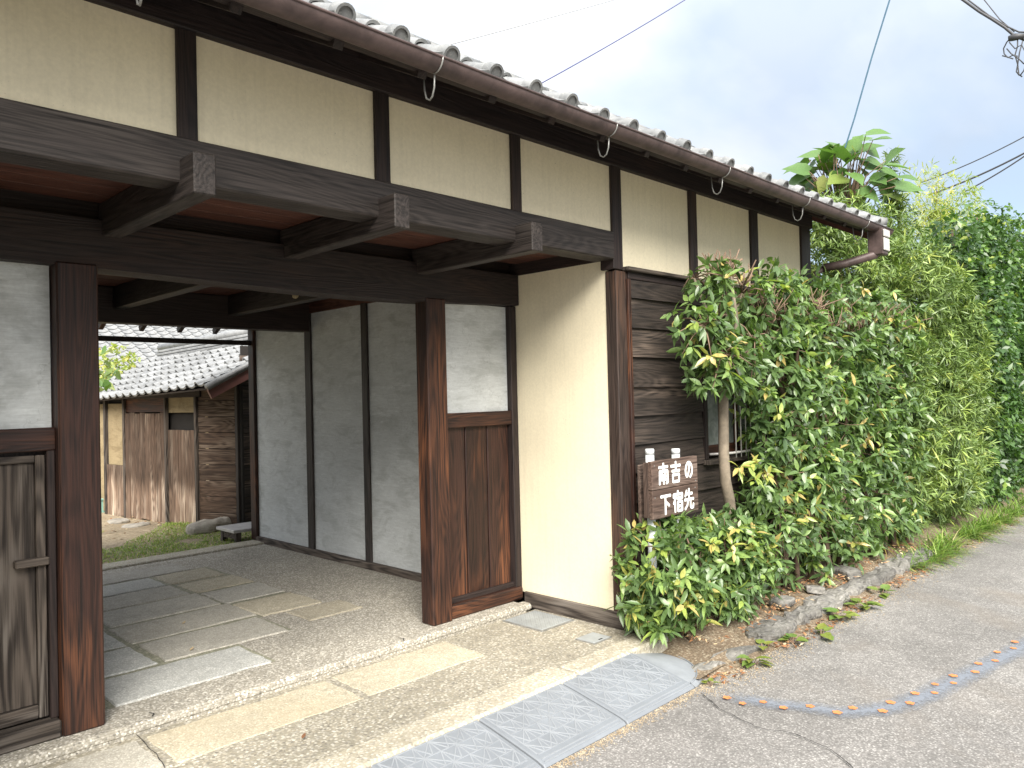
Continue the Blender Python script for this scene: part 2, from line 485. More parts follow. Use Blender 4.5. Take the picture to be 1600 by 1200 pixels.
L_DEAD = leaf_mat('fallen_leaf', [(0.0, (0.11, 0.05, 0.025)), (0.5, (0.27, 0.12, 0.05)), (0.8, (0.42, 0.27, 0.14)), (1.0, (0.52, 0.42, 0.28))], rough=0.8, trans=0.1)
L_YELLOW = leaf_mat('yellowing_leaf', [(0.0, (0.15, 0.23, 0.05)), (0.5, (0.33, 0.38, 0.10)), (1.0, (0.52, 0.45, 0.16))], rough=0.5, trans=0.35)

# ------------------------------------------------------------------ mesh helpers
WL = {}   # world (or root-local) position of each object


def tag(o, label=None, cat=None, group=None, kind=None):
    if label: o['label'] = label
    if cat: o['category'] = cat
    if group: o['group'] = group
    if kind: o['kind'] = kind
    return o


def place(name, me, loc, parent=None, rot=(0, 0, 0)):
    o = bpy.data.objects.new(name, me)
    COL.objects.link(o)
    p = Vector(loc)
    WL[o] = p
    if parent is not None:
        o.parent = parent
        o.location = p - WL[parent]
    else:
        o.location = p
    o.rotation_euler = rot
    return o


def thing(name, loc, label, cat, group=None, kind=None):
    o = place(name, None, loc)
    o.empty_display_size = 0.1
    return tag(o, label, cat, group, kind)


def mesh(name, verts, faces, mat, smooth=False):
    me = bpy.data.meshes.new(name)
    me.from_pydata([tuple(v) for v in verts], [], [tuple(f) for f in faces])
    me.materials.append(mat)
    if smooth:
        me.polygons.foreach_set('use_smooth', [True]*len(me.polygons))
    me.update()
    return me


_bc = {}


def box_mesh(dx, dy, dz, mat, bev=0.004):
    key = (round(dx, 4), round(dy, 4), round(dz, 4), mat.name, bev)
    if key in _bc:
        return _bc[key]
    bm = bmesh.new()
    bmesh.ops.create_cube(bm, size=1.0)
    bmesh.ops.scale(bm, vec=(dx, dy, dz), verts=bm.verts)
    b = min(bev, 0.3*min(dx, dy, dz))
    if b > 0.0004:
        bmesh.ops.bevel(bm, geom=list(bm.edges), offset=b, segments=1, affect='EDGES')
    me = bpy.data.meshes.new('box')
    bm.to_mesh(me)
    bm.free()
    me.materials.append(mat)
    _bc[key] = me
    return me


def box(name, parent, x0, x1, y0, y1, z0, z1, mat, bev=0.004, rot=(0, 0, 0)):
    return place(name, box_mesh(x1-x0, y1-y0, z1-z0, mat, bev), ((x0+x1)/2, (y0+y1)/2, (z0+z1)/2), parent, rot)


def tube_data(pts, rad, sides=8, caps=True, base=0):
    pts = [Vector(p) for p in pts]
    n = len(pts)
    if not hasattr(rad, '__len__'):
        rad = [rad]*n
    V, F = [], []
    up = Vector((0, 0, 1))
    t0 = (pts[1]-pts[0]).normalized()
    a = t0.cross(up if abs(t0.z) < 0.9 else Vector((1, 0, 0))).normalized()
    for i, p in enumerate(pts):
        t = (pts[min(i+1, n-1)]-pts[max(i-1, 0)]).normalized()
        a = (a - t*a.dot(t)).normalized()
        b = t.cross(a)
        for k in range(sides):
            w = 2*math.pi*k/sides
            V.append(p + (a*math.cos(w)+b*math.sin(w))*rad[i])
    for i in range(n-1):
        for k in range(sides):
            k2 = (k+1) % sides
            F.append((base+i*sides+k, base+i*sides+k2, base+(i+1)*sides+k2, base+(i+1)*sides+k))
    if caps:
        F.append(tuple(base+k for k in reversed(range(sides))))
        F.append(tuple(base+(n-1)*sides+k for k in range(sides)))
    return V, F


def tubes(name, parent, lines, mat, sides=8, smooth=True, origin=None):
    """lines: list of (points, radius or radii), joined into one mesh; points in world space"""
    V, F = [], []
    for pts, rad in lines:
        v, f = tube_data(pts, rad, sides, True, len(V))
        V += v
        F += f
    o = Vector(origin) if origin is not None else (WL[parent] if parent is not None else Vector(lines[0][0][0]))
    me = mesh(name, [v-o for v in V], F, mat, smooth)
    return place(name, me, o, parent)


def rough_block(name, parent, c, size, mat, amp=0.02, freq=4.0, sub=4, rotz=0.0, seed=0, power=6):
    bm = bmesh.new()
    bmesh.ops.create_cube(bm, size=2.0)
    bmesh.ops.subdivide_edges(bm, edges=list(bm.edges), cuts=sub, use_grid_fill=True)
    for v in bm.verts:
        p = v.co.copy()
        r = (abs(p.x)**power+abs(p.y)**power+abs(p.z)**power)**(1/power)
        p = p/max(r, 1e-6)
        p = Vector((p.x*size[0]/2, p.y*size[1]/2, p.z*size[2]/2))
        nz = mnoise.noise_vector(p*freq+Vector((seed*7.1, seed*3.3, seed*1.7)))
        n2 = mnoise.noise_vector(p*freq*3+Vector((seed*2.1, seed*5.3, 4)))
        v.co = p + nz*amp + n2*amp*0.4
    me = bpy.data.meshes.new(name)
    bm.to_mesh(me)
    bm.free()
    me.materials.append(mat)
    return place(name, me, c, parent, (0, 0, rotz))


def sheet(name, x0, x1, y0, y1, z, mat, nx=1, ny=1, amp=0.0, freq=2.0, parent=None, zfun=None):
    V, F = [], []
    for j in range(ny+1):
        for i in range(nx+1):
            x = x0+(x1-x0)*i/nx
            y = y0+(y1-y0)*j/ny
            zz = zfun(x, y) if zfun else z
            if amp:
                zz += amp*mnoise.noise(Vector((x*freq, y*freq, 3.3)))
            V.append((x, y, zz))
    for j in range(ny):
        for i in range(nx):
            a = j*(nx+1)+i
            F.append((a, a+1, a+nx+2, a+nx+1))
    return place(name, mesh(name, V, F, mat, amp > 0), (0, 0, 0), parent)


# ------------------------------------------------------------------ foliage helpers
T_BROAD = (np.array([(0, 0, 0), (-0.42, .30, .035), (0, .32, 0), (0.42, .30, .035), (-0.40, .62, .03), (0, .64, -.015), (0.40, .62, .03), (0, 1, -.03)], float),
           [(0, 2, 1), (0, 3, 2), (1, 2, 5, 4), (2, 3, 6, 5), (4, 5, 7), (5, 6, 7)])
T_NARROW = (np.array([(0, 0, 0), (-0.5, .4, 0), (0.5, .4, 0.02), (-0.4, .75, -.03), (0.4, .75, -.03), (0, 1, -.08)], float),
            [(0, 2, 1), (1, 2, 4, 3), (3, 4, 5)])
T_DIAMOND = (np.array([(0, 0, 0), (-0.5, .5, .03), (0.5, .5, .03), (0, 1, -.04), (0, .5, -.01)], float),
             [(0, 4, 1), (0, 2, 4), (1, 4, 3), (4, 2, 3)])
T_HEART = (np.array([(0, 0, 0), (-0.30, -.10, .02), (-0.54, .18, .04), (-0.46, .50, .02), (-0.2, .80, -.03), (0, 1.05, -.08), (0.2, .80, -.03), (0.46, .50, .02), (0.54, .18, .04), (0.30, -.10, .02), (0, .45, -.075)], float),
           [(10, 0, 9), (10, 9, 8), (10, 8, 7), (10, 7, 6), (10, 6, 5), (10, 5, 4), (10, 4, 3), (10, 3, 2), (10, 2, 1), (10, 1, 0)])


def unit(a):
    return a/np.maximum(np.linalg.norm(a, axis=-1, keepdims=True), 1e-9)


class Leaves:
    def __init__(s):
        s.P, s.D, s.N, s.L, s.W, s.B, s.T = [], [], [], [], [], [], []

    def add(s, P, D, Nn, L, W, B, T):
        for a, b in ((s.P, P), (s.D, D), (s.N, Nn), (s.L, L), (s.W, W), (s.B, B), (s.T, T)):
            a.append(np.asarray(b, float))

    def pack(s):
        return [np.concatenate(a) for a in (s.P, s.D, s.N, s.L, s.W, s.B, s.T)]


def clusters(lv, C, A, k, length, width, spread, droop, tint, up=0.6, jit=0.38):
    """k leaves round each twig tip C (n,3) with twig axis A (n,3)"""
    n = len(C)
    k_i = np.full(n, k)
    idx = np.repeat(np.arange(n), k_i)
    m = len(idx)
    A = unit(A)[idx]
    ref = np.where(np.abs(A[:, 2:3]) < 0.9, np.array([[0, 0, 1.0]]), np.array([[1.0, 0, 0]]))
    u = unit(np.cross(A, ref))
    v = np.cross(A, u)
    ang = np.tile(np.arange(k)*2.399, n) + RNG.uniform(0, 6.28, n)[idx] + RNG.normal(0, .2, m)
    rad = u*np.cos(ang)[:, None]+v*np.sin(ang)[:, None]
    sp = spread+RNG.normal(0, .28, m)
    D = unit(A*np.cos(sp)[:, None]+rad*np.sin(sp)[:, None]+RNG.normal(0, jit, (m, 3))*0.5)
    D[:, 2] -= droop*RNG.uniform(0.3, 1.3, m)
    D = unit(D)
    upv = np.array([[0, 0, 1.0]])*up + A*0.5 + RNG.normal(0, jit, (m, 3))
    Nn = unit(upv - D*np.sum(upv*D, 1, keepdims=True))
    L = length*RNG.uniform(.55, 1.0, n)[idx]*RNG.uniform(.6, 1.4, m)
    W = width*RNG.uniform(.75, 1.2, m)
    T = np.clip(np.repeat(tint, k)+RNG.normal(0, .09, m)+(RNG.uniform(0, 1, m) < .012)*.6, 0, 1)
    P = C[idx] - A*RNG.uniform(0, .5, m)[:, None]*length + rad*0.004
    lv.add(P, D, Nn, L, W, RNG.uniform(.1, .45, m), T)


def leaf_arrays(pack, tmpl):
    P, D, Nn, L, W, B, T = pack
    tv, tf = tmpl
    S = np.cross(D, Nn)
    t = tv[None]
    V = (P[:, None] + S[:, None]*(t[..., 0:1]*W[:, None, None]) + D[:, None]*(t[..., 1:2]*L[:, None, None])
         + Nn[:, None]*((t[..., 2:3] - t[..., 1:2]**2*B[:, None, None]*0.6)*L[:, None, None]))
    return V


def foliage(name, pack, tmpl, mat, parent=None, origin=(0, 0, 0), kind=None):
    tv, tf = tmpl
    V = leaf_arrays(pack, tmpl)
    n, k = V.shape[:2]
    org = np.array(WL[parent] if parent is not None else origin)
    V = (V-org).reshape(-1, 3)
    loops = np.concatenate([np.array(f) for f in tf])
    lens = np.array([len(f) for f in tf])
    me = bpy.data.meshes.new(name)
    me.vertices.add(len(V))
    me.vertices.foreach_set('co', V.astype(np.float32).ravel())
    LI = (loops[None]+np.arange(n)[:, None]*k).ravel()
    LT = np.tile(lens, n)
    LS = np.concatenate([[0], np.cumsum(LT)[:-1]])
    me.loops.add(len(LI))
    me.loops.foreach_set('vertex_index', LI.astype(np.int32))
    me.polygons.add(len(LT))
    me.polygons.foreach_set('loop_start', LS.astype(np.int32))
    me.polygons.foreach_set('use_smooth', np.ones(len(LT), bool))
    at_ = me.attributes.new('tint', 'FLOAT', 'POINT')
    at_.data.foreach_set('value', np.repeat(pack[6], k).astype(np.float32))
    me.materials.append(mat)
    me.update(calc_edges=True)
    me.validate()
    o = place(name, me, org, parent)
    if kind:
        o['kind'] = kind
    return o


_lp = {}


def leaf_variant(tmpl, tmpl_name, mat, q, b):
    key = (tmpl_name, mat.name, q, b)
    if key not in _lp:
        tv, tf = tmpl
        bb = 0.1+0.17*b
        V = [(x, y, z-y*y*bb*0.6) for x, y, z in tv]
        me = mesh('leaf', V, tf, mat, True)
        a = me.attributes.new('tint', 'FLOAT', 'POINT')
        a.data.foreach_set('value', [q/11.0]*len(V))
        _lp[key] = me
    return _lp[key]


def single_leaves(pack, sel, tmpl, tname, mat, parent, name='leaf'):
    P, D, Nn, L, W, B, T = pack
    pw = WL[parent]
    for i in sel:
        d, nn = Vector(D[i]), Vector(Nn[i])
        s = d.cross(nn)
        me = leaf_variant(tmpl, tname, mat, int(round(float(T[i])*11)), int(np.clip((B[i]-.1)/.17, 0, 2)))
        o = bpy.data.objects.new(name, me)
        COL.objects.link(o)
        o.parent = parent
        p = Vector(P[i])-pw
        o.matrix_local = Matrix(((s.x*W[i], d.x*L[i], nn.x*L[i], p.x), (s.y*W[i], d.y*L[i], nn.y*L[i], p.y),
                                 (s.z*W[i], d.z*L[i], nn.z*L[i], p.z), (0, 0, 0, 1)))


def split_foliage(pack, tmpl, tname, mat, parent, n_single, score=None, crown='foliage'):
    P = pack[0]
    if score is None:
        dist = np.linalg.norm(P-CAM, axis=1)
        score = pack[3]/dist - 0.6*(dist-dist.min())*0.02
    order = np.argsort(-score)
    sel = order[:n_single]
    rest = order[n_single:]
    single_leaves(pack, sel, tmpl, tname, mat, parent)
    foliage(crown, [a[rest] for a in pack], tmpl, mat, parent, kind='stuff')


def blob_points(n, c, r, shell=0.5, power=3.0, lumpy=0.14):
    """points near the surface of a super-ellipsoid, with outward directions"""
    d = unit(RNG.normal(size=(n, 3)))
    k = (np.abs(d)**power).sum(1)**(-1/power)
    rr = (1-shell*RNG.uniform(0, 1, n)**1.6)
    lump = np.array([mnoise.noise(Vector(x)*2.6+Vector(c)) for x in d])*lumpy
    Pn = d*(k*(rr+lump))[:, None]*np.array(r)+np.array(c)
    return Pn, unit(d/np.array(r))

# ================================================================== SETTING
def structure(o):
    o['kind'] = 'structure'
    return o


structure(sheet('ground', -150, 250, -150, 250, -0.30, M_GROUND))
road = structure(sheet('road', -14, 60, -3.2, 2.98, -0.18, M_ASPHALT, 60, 12, 0.006, 0.7))
ROADZ = -0.180
# far verge of the road (behind the photographer) is a low soil strip
structure(sheet('verge', -14, 60, -9, -3.2, -0.20, M_SOIL))
bed = structure(sheet('planting_bed', 4.12, 30, 2.52, 3.6, -0.10, M_SOIL, 200, 10, 0.04, 3.0,
                      zfun=lambda x, y: -0.16+0.10*min(1, max(0, (y-2.6)/0.35))*min(1, max(0, (x-4.3)/.5))))
yard = structure(sheet('courtyard_ground', -6, 16, 8.25, 32, -0.03, M_YARD, 60, 60, 0.05, 1.3))

floor = structure(place('passage_floor', box_mesh(4.2, 4.18, 0.24, M_AGG_DARK, 0.006), (2.15, 6.17, -0.12)))
apron = structure(place('apron', box_mesh(5.86, 1.13, 0.20, M_AGG, 0.012), (1.515, 3.535, -0.16)))


def slab(parent, x0, x1, y0, y1, zt, mat, thick=0.03):
    cx, cy = (x0+x1)/2, (y0+y1)/2
    dx, dy = x1-x0, y1-y0
    # hand-cut slab: slightly uneven outline, bevelled edge
    ring = []
    for (sx, sy, ex, ey) in ((-1, -1, 1, -1), (1, -1, 1, 1), (1, 1, -1, 1), (-1, 1, -1, -1)):
        for t in (0.008, .14, .27, .4, .53, .66, .8, .992):
            ring.append(((sx+(ex-sx)*t)*dx/2+random.uniform(-.008, .008), (sy+(ey-sy)*t)*dy/2+random.uniform(-.007, .007)))
    n = len(ring)
    V = [(a-math.copysign(random.uniform(.003, .012), a), b-math.copysign(random.uniform(.003, .012), b), random.uniform(-.0015, .001)) for a, b in ring] + [(a, b, -0.007) for a, b in ring] + [(a, b, -thick) for a, b in ring]
    F = [tuple(range(n))]
    for k in range(n):
        k2 = (k+1) % n
        F.append((k, n+k, n+k2, k2))
        F.append((n+k, 2*n+k, 2*n+k2, n+k2))
    o = place('paving_stone', mesh('paving_stone', V, F, mat), (cx, cy, zt), parent,
              (random.uniform(-.004, .004), random.uniform(-.004, .004), random.uniform(-.006, .006)))
    return o


PZ = 0.010
M_JOINT = aggregate('joint_grit', [(0.263, 0.254, 0.193), (0.420, 0.403, 0.315), (0.175, 0.175, 0.123)], (0.245, 0.245, 0.175), 90, 0.3)
sheet('joint_bed', 0.95, 2.345, 4.39, 4.90, 0.002, M_JOINT, parent=floor)
sheet('joint_bed', 0.95, 2.74, 4.90, 7.80, 0.002, M_JOINT, parent=floor)
sheet('joint_bed', 2.75, 3.24, 5.36, 7.40, 0.002, M_JOINT, parent=floor)
cols = [(0.98, 1.83), (1.875, 2.725), (2.775, 3.235)]
rows = [(4.39, 4.84), (4.895, 5.37), (5.425, 5.89), (5.94, 6.415), (6.45, 6.885), (6.915, 7.335), (7.375, 7.80)]
slab(floor, 1.42, 2.32, *rows[0], PZ, M_SLAB_BLUE)
slab(floor, 0.40, 1.38, *rows[0], PZ, M_SLAB)
slab(floor, 0.98, 1.835, *rows[1], PZ, M_SLAB_BLUE)
slab(floor, 1.885, 2.72, *rows[1], PZ, M_SLAB)
slab(floor, 0.98, 1.835, *rows[2], PZ, M_SLAB_BLUE)
slab(floor, 1.87, 2.75, *rows[2], PZ, M_SLAB)
slab(floor, 2.76, 3.26, 5.36, 5.84, PZ, M_SLAB_TAN)
slab(floor, 2.93, 3.38, 4.98, 5.31, PZ, M_SLAB_TAN)
slab(floor, 1.05, 1.87, *rows[3], PZ, M_SLAB)
slab(floor, 1.905, 2.72, *rows[3], PZ, M_SLAB)
slab(floor, 2.75, 3.25, 5.91, 6.38, PZ, M_SLAB)
slab(floor, 1.2, 1.95, *rows[4], PZ, M_SLAB)
slab(floor, 1.99, 2.69, *rows[4], PZ, M_SLAB)
slab(floor, 2.74, 3.24, 6.44, 6.84, PZ, M_SLAB_TAN)
slab(floor, 1.3, 2.08, *rows[5], PZ, M_SLAB)
slab(floor, 2.12, 2.68, *rows[5], PZ, M_SLAB_BLUE)
slab(floor, 2.72, 3.2, 6.91, 7.34, PZ, M_SLAB_TAN)
slab(floor, 1.4, 2.25, *rows[6], PZ, M_SLAB)
slab(floor, 2.30, 3.09, *rows[6], PZ, M_SLAB)
# threshold strips along the gate line and the yard edge
o = box('threshold_strip', floor, 0.30, 4.31, 4.075, 4.175, -0.055, 0.001, M_AGG_DARK, 0.035)
o = box('threshold_strip', floor, 0.30, 4.19, 8.03, 8.30, -0.10, 0.018, M_AGG_LIGHT, 0.012)
# apron slabs and pale kerb band
AZ = -0.0565
for x0, x1, m in ((-0.6, 0.42, M_AGG), (0.46, 1.40, M_SLAB), (1.44, 2.46, M_SLAB_TAN), (2.50, 3.38, M_SLAB_TAN)):
    slab(apron, x0, x1, 3.62, 4.03, AZ, m, 0.02)
box('kerb_band', apron, -1.4, 3.50, 2.955, 3.16, -0.17, -0.0515, M_AGG_LIGHT, 0.014)
box('kerb_band', apron, 3.52, 4.455, 2.955, 3.13, -0.17, -0.053, M_AGG_LIGHT, 0.014)


def flat_strip(name, parent, pts, wid, z, mat):
    V, F = [], []
    n = len(pts)
    for i, p in enumerate(pts):
        a = Vector(pts[max(i-1, 0)]); b = Vector(pts[min(i+1, n-1)])
        t = (b-a).normalized()
        s = Vector((-t.y, t.x))
        w = wid[i] if hasattr(wid, '__len__') else wid
        V += [(p[0]+s.x*w/2, p[1]+s.y*w/2, z), (p[0]-s.x*w/2, p[1]-s.y*w/2, z)]
    for i in range(n-1):
        F.append((2*i+1, 2*i+3, 2*i+2, 2*i))
    return place(name, mesh(name, V, F, mat), (0, 0, 0), parent)


def wiggle(pts, n, amp):
    out = []
    for i in range(len(pts)-1):
        a, b = Vector(pts[i]), Vector(pts[i+1])
        for k in range(n):
            p = a.lerp(b, k/n)
            q = mnoise.noise_vector(Vector((p.x*9, p.y*9, 2.2)))*amp
            out.append((p.x+q.x, p.y+q.y))
    out.append(tuple(pts[-1]))
    return out


# cracks
crk = [at(x, y, 2, ROADZ)[:2] for x, y in ((1095, 1085), (1125, 1110), (1180, 1137), (1243, 1150), (1290, 1170), (1330, 1200), (1375, 1240))]
cp = wiggle(crk, 10, 0.03)
flat_strip('crack', road, cp, [0.004+0.009*abs(mnoise.noise(Vector((i*.7, 1, 1)))) for i in range(len(cp))], ROADZ+0.0095, M_CRACK)
crk = [at(x, y, 2, -0.06)[:2] for x, y in ((212, 1150), (232, 1170), (255, 1192), (262, 1215))]
cp = wiggle(crk, 8, 0.02)
flat_strip('crack', apron, cp, [0.003+0.006*abs(mnoise.noise(Vector((i*.7, 1, 1)))) for i in range(len(cp))], -0.0505, M_CRACK)
cp = wiggle([(1.50, 4.09), (1.52, 4.13), (1.51, 4.165)], 6, 0.012)
flat_strip('crack', floor, cp, 0.006, 0.0085, M_CRACK)
cp = wiggle([(3.10, 4.09), (3.12, 4.13), (3.10, 4.165)], 6, 0.012)
flat_strip('crack', floor, cp, 0.006, 0.0085, M_CRACK)

# blue painted band with orange flower marks
band = [at(x, y, 2, ROADZ)[:2] for x, y in ((1128, 1088), (1165, 1094), (1200, 1100), (1260, 1108), (1310, 1114), (1370, 1112), (1420, 1099), (1460, 1082), (1500, 1062), (1540, 1042), (1580, 1022), (1615, 1003), (1700, 962), (1800, 915))]
band_pts = wiggle(band, 6, 0.012)
bV, bF, bA = [], [], []
for i, p in enumerate(band_pts):
    a = Vector(band_pts[max(i-1, 0)]); b = Vector(band_pts[min(i+1, len(band_pts)-1)])
    t = (b-a).normalized(); sd_ = Vector((-t.y, t.x))
    for q in range(7):
        e = (q/6-.5)
        bV.append((p[0]+sd_.x*e*.19, p[1]+sd_.y*e*.19, ROADZ+0.0085))
        bA.append((1-abs(e)*2)*min(1, i/8))
for i in range(len(band_pts)-1):
    for q in range(6):
        bF.append((i*7+q+1, (i+1)*7+q+1, (i+1)*7+q, i*7+q))
b_me = mesh('painted_band', bV, bF, M_BLUEP)
b_at = b_me.attributes.new('cover', 'FLOAT', 'POINT')
b_at.data.foreach_set('value', bA)
place('painted_band', b_me, (0, 0, 0), road)
fl = [(363, 648), (427, 672), (513, 666), (598, 690), (709, 684), (822, 710), (887, 691), (1012, 704), (1045, 668), (1125, 671), (1147, 630), (1228, 628), (1230, 592), (1307, 587), (1306, 556), (1397, 540), (1410, 505), (1480, 493), (1489, 457), (1556, 441), (1562, 414)]
fV, fF = [(0, 0, 0)], []
for k in range(40):
    w = 2*math.pi*k/40
    r = 0.024*(0.70+0.30*abs(math.cos(2.5*w)))
    fV.append((r*math.cos(w), r*math.sin(w), 0))
for k in range(40):
    fF.append((0, 1+k, 1+(k+1) % 40))
f_me = mesh('flower_mark', fV, fF, M_ORANGE)
for k, (x, y) in enumerate(fl):
    p = at(1000+x*.375, 850+y*.375, 2, ROADZ)
    o = place('flower_mark', f_me, (p[0], p[1], ROADZ+0.0125), road, (0, 0, k*1.3))
    o.scale = (random.uniform(.85, 1.15),)*3

# kerb of old stones along the planting bed
kerb = structure(sheet('kerb', 4.02, 30, 2.40, 2.62, -0.17, M_SOIL, 260, 8, 0.016, 5, zfun=lambda x, y: -0.200+0.069*max(0, (y-2.40)/.22)*min(1, max(0, (x-4.0)/.4))))
x = 4.30
k = 0
while x < 8.4:
    ln = random.uniform(.38, .72)
    h = 0.015 if x < 4.75 else 0.06
    rough_block('stone', kerb, (x+ln/2, 2.60+random.uniform(-.02, .02), -0.175+h/2), (ln*1.12, random.uniform(.15, .26), h+.05), M_STONE, 0.038, 8, 5, random.uniform(-.07, .07), k, 3.5)
    x += ln
    k += 1
for k, (x, y, s) in enumerate(((5.75, 2.76, .14), (7.0, 2.78, .18), (6.3, 2.74, .11))):
    tag(rough_block('stone', kerb, (x, y, -0.07), (s*1.5, s, s*.5), M_STONE, 0.02, 6, 4, k*1.1, k+20))

# ================================================================== GATE HOUSE
G, O = 4.24, 3.25
gh = thing('gate_house', (4.0, 3.25, -0.06), 'dark timber gate house with cream plaster panels and grey tiled roof', 'gatehouse')


def B(name, x0, x1, y0, y1, z0, z1, mat, bev=0.004, rot=(0, 0, 0), parent=None):
    return box(name, parent or gh, x0, x1, y0, y1, z0, z1, mat, bev, rot)


# ---- upper front wall
posts = [(-2.66, .09), (-1.66, .09), (-.66, .09), (.345, .09), (1.382, .084), (2.395, .09), (3.391, .08), (4.40, .11), (5.412, .105), (6.435, .13), (7.50, .2)]
for i, (c, w) in enumerate(posts):
    B('post', c-w/2, c+w/2, O, O+.12, 2.46 if c > 4 else 2.70, 3.185, W_DARK['Z'])
for i in range(len(posts)-1):
    a = posts[i][0]+posts[i][1]/2-.01
    b = posts[i+1][0]-posts[i+1][1]/2+.01
    B('plaster_panel', a, b, O+.022, O+.09, 2.48 if i >= 7 else 2.70, 3.19, M_CREAM, 0)
B('wall_plate', -2.7, 7.62, O-.02, O+.15, 3.18, 3.375, W_DARK['X'])
# ---- outer beam over the forecourt
B('front_beam', .20, 4.343, O-.012, O+.16, 2.523, 2.716, W_BEAM['X'], 0.008)
# ---- brackets
for xb in (.335, 1.337, 2.347, 3.352):
    br = B('bracket_beam', xb, xb+.094, 3.10, 4.25, 2.45, 2.622, W_BEAM['Y'], 0.006)
# ---- soffit boards above the brackets
for k in range(5):
    y0 = 3.39+k*.17
    B('soffit_board', .1, 4.37, y0, y0+.165, 2.624, 2.644, W_SOFF['X'], 0.003)
# ---- lintel, slightly bowed
V, F = [], []
for i in range(17):
    t = i/16
    xx = .36+t*4.0
    sag = -.022*math.sin(math.pi*t)+.012*math.sin(7*t)
    for (yy, zz) in ((4.195, 2.287+sag), (4.195, 2.53), (4.38, 2.53), (4.38, 2.287+sag)):
        V.append((xx-2.36, yy-4.29, zz-2.4))
for i in range(16):
    for k in range(4):
        a = i*4+k; b = i*4+(k+1) % 4
        F.append((a, a+4, b+4, b))
F += [(0, 1, 2, 3), (67, 66, 65, 64)]
place('lintel', mesh('lintel', V, F, W_DARK['X']), (2.36, 4.29, 2.4), gh)
B('wall_board', .36, 4.40, 4.30, 4.34, 2.53, 3.3, W_DARK['X'])
# ---- cream return walls either side of the forecourt
B('plaster_return', 4.372, 4.46, O+.088, 4.30, .05, 2.545, M_CREAM, 0)
B('plaster_return', .26, .345, O+.088, 4.30, .05, 2.545, M_CREAM, 0)
B('corner_post', 4.365, 4.497, O, O+.098, .055, 2.452, W_POST['Z'], 0.006)
B('corner_post', .22, .352, O, O+.098, .055, 2.6, W_DARK['Z'], 0.006)
B('head_beam', 4.368, 4.47, O+.09, 4.32, 2.53, 2.64, W_DARK['Y'])
B('ground_sill', 4.352, 4.505, 3.15, 4.205, -.062, .058, W_GREY['Y'], 0.006)
B('ground_sill', 4.508, 7.6, 3.20, 3.32, -.03, .05, W_DARK['X'], 0.006)
B('ground_sill', .21, .365, 3.15, 4.205, -.062, .058, W_BEAM['Y'], 0.006)
# ---- lower right wall: overlapping boards, moulding, window
B('drip_moulding', 4.458, 7.62, O-.045, O+.03, 2.455, 2.484, W_GREY['X'], 0.006)
B('frieze_board', 4.50, 7.42, O-.01, O+.03, 2.40, 2.455, W_DARK['X'], 0.004)
B('edge_batten', 4.478, 4.512, O-.022, O+.02, .05, 2.40, W_RED['Z'], 0.004)
WX0, WX1, WZ0, WZ1 = 5.50, 6.48, 1.06, 1.98
z = 2.40
tops = [2.44, 2.281, 2.066, 1.859, 1.643, 1.437, 1.232, 1.029, .82, .612, .405, .197]
for k, zt in enumerate(tops):
    zb = tops[k+1] if k+1 < len(tops) else .03
    segs = [(4.514, 7.40)]
    if zb < WZ1-.02 and zt > WZ0+.05:
        segs = [(4.514, WX0-.045), (WX1+.045, 7.40)]
    for a, b in segs:
        # a wavy-edged board, leaning out at its foot
        n = 9
        V, F = [], []
        hh = zt-zb+.025
        for i in range(n+1):
            xx = (b-a)*(i/n-.5)
            wob = .006*mnoise.noise(Vector((xx*2+k*9, k*3.1, 0)))
            cup = .006*mnoise.noise(Vector((xx*1.5, k*2.7, 4)))
            V += [(xx, -.021+cup, -hh/2+wob), (xx, .004, hh/2), (xx, .022, hh/2), (xx, .0+cup, -hh/2+wob), (xx, -.016+cup, -hh/2+.012+wob), (xx, -.006+cup*2, 0)]
        idx = [0, 4, 5, 1, 2, 3]
        for i in range(n):
            for q in range(6):
                A1 = i*6+idx[q]; A2 = i*6+idx[(q+1) % 6]
                F.append((A1, A2, A2+6, A1+6))
        F += [tuple(idx), tuple(n*6+q for q in reversed(idx))]
        place('weatherboard', mesh('weatherboard', V, F, W_CLAP['X']), ((a+b)/2, O-.002, (zt+zb)/2), gh)
B('end_post', 7.40, 7.60, O-.003, O+.13, .05, 2.456, W_DARK['Z'], 0.006)
win = B('window', WX0-.01, WX1+.01, O+.03, O+.05, WZ0, WZ1, M_DARK, 0)
tag(win, 'small window with frosted panes and a white bar grille')
for a, b, c, d in ((WX0-.04, WX0, WZ0-.02, WZ1+.03), (WX1, WX1+.04, WZ0-.02, WZ1+.03)):
    B('jamb', a, b, O-.03, O+.06, c, d, W_DARK['Z'], 0.004, parent=win)
B('head', WX0-.04, WX1+.04, O-.032, O+.06, WZ1+.031, WZ1+.07, W_DARK['X'], 0.004, parent=win)
B('sill', WX0-.06, WX1+.06, O-.07, O+.06, WZ0-.06, WZ0-.021, W_GREY['X'], 0.004, parent=win)
m_glass, n_, l_, b_ = new_mat('frosted_glass')
gf = noise_tex(n_, l_, pos_vec(n_, l_), 12, 4, 0.6, 1.0)
l_.new(ramp(n_, l_, gf, [(0.3, (0.10, 0.115, 0.11)), (0.7, (0.20, 0.215, 0.205))]), b_.inputs['Base Color'])
b_.inputs['Roughness'].default_value = 0.22
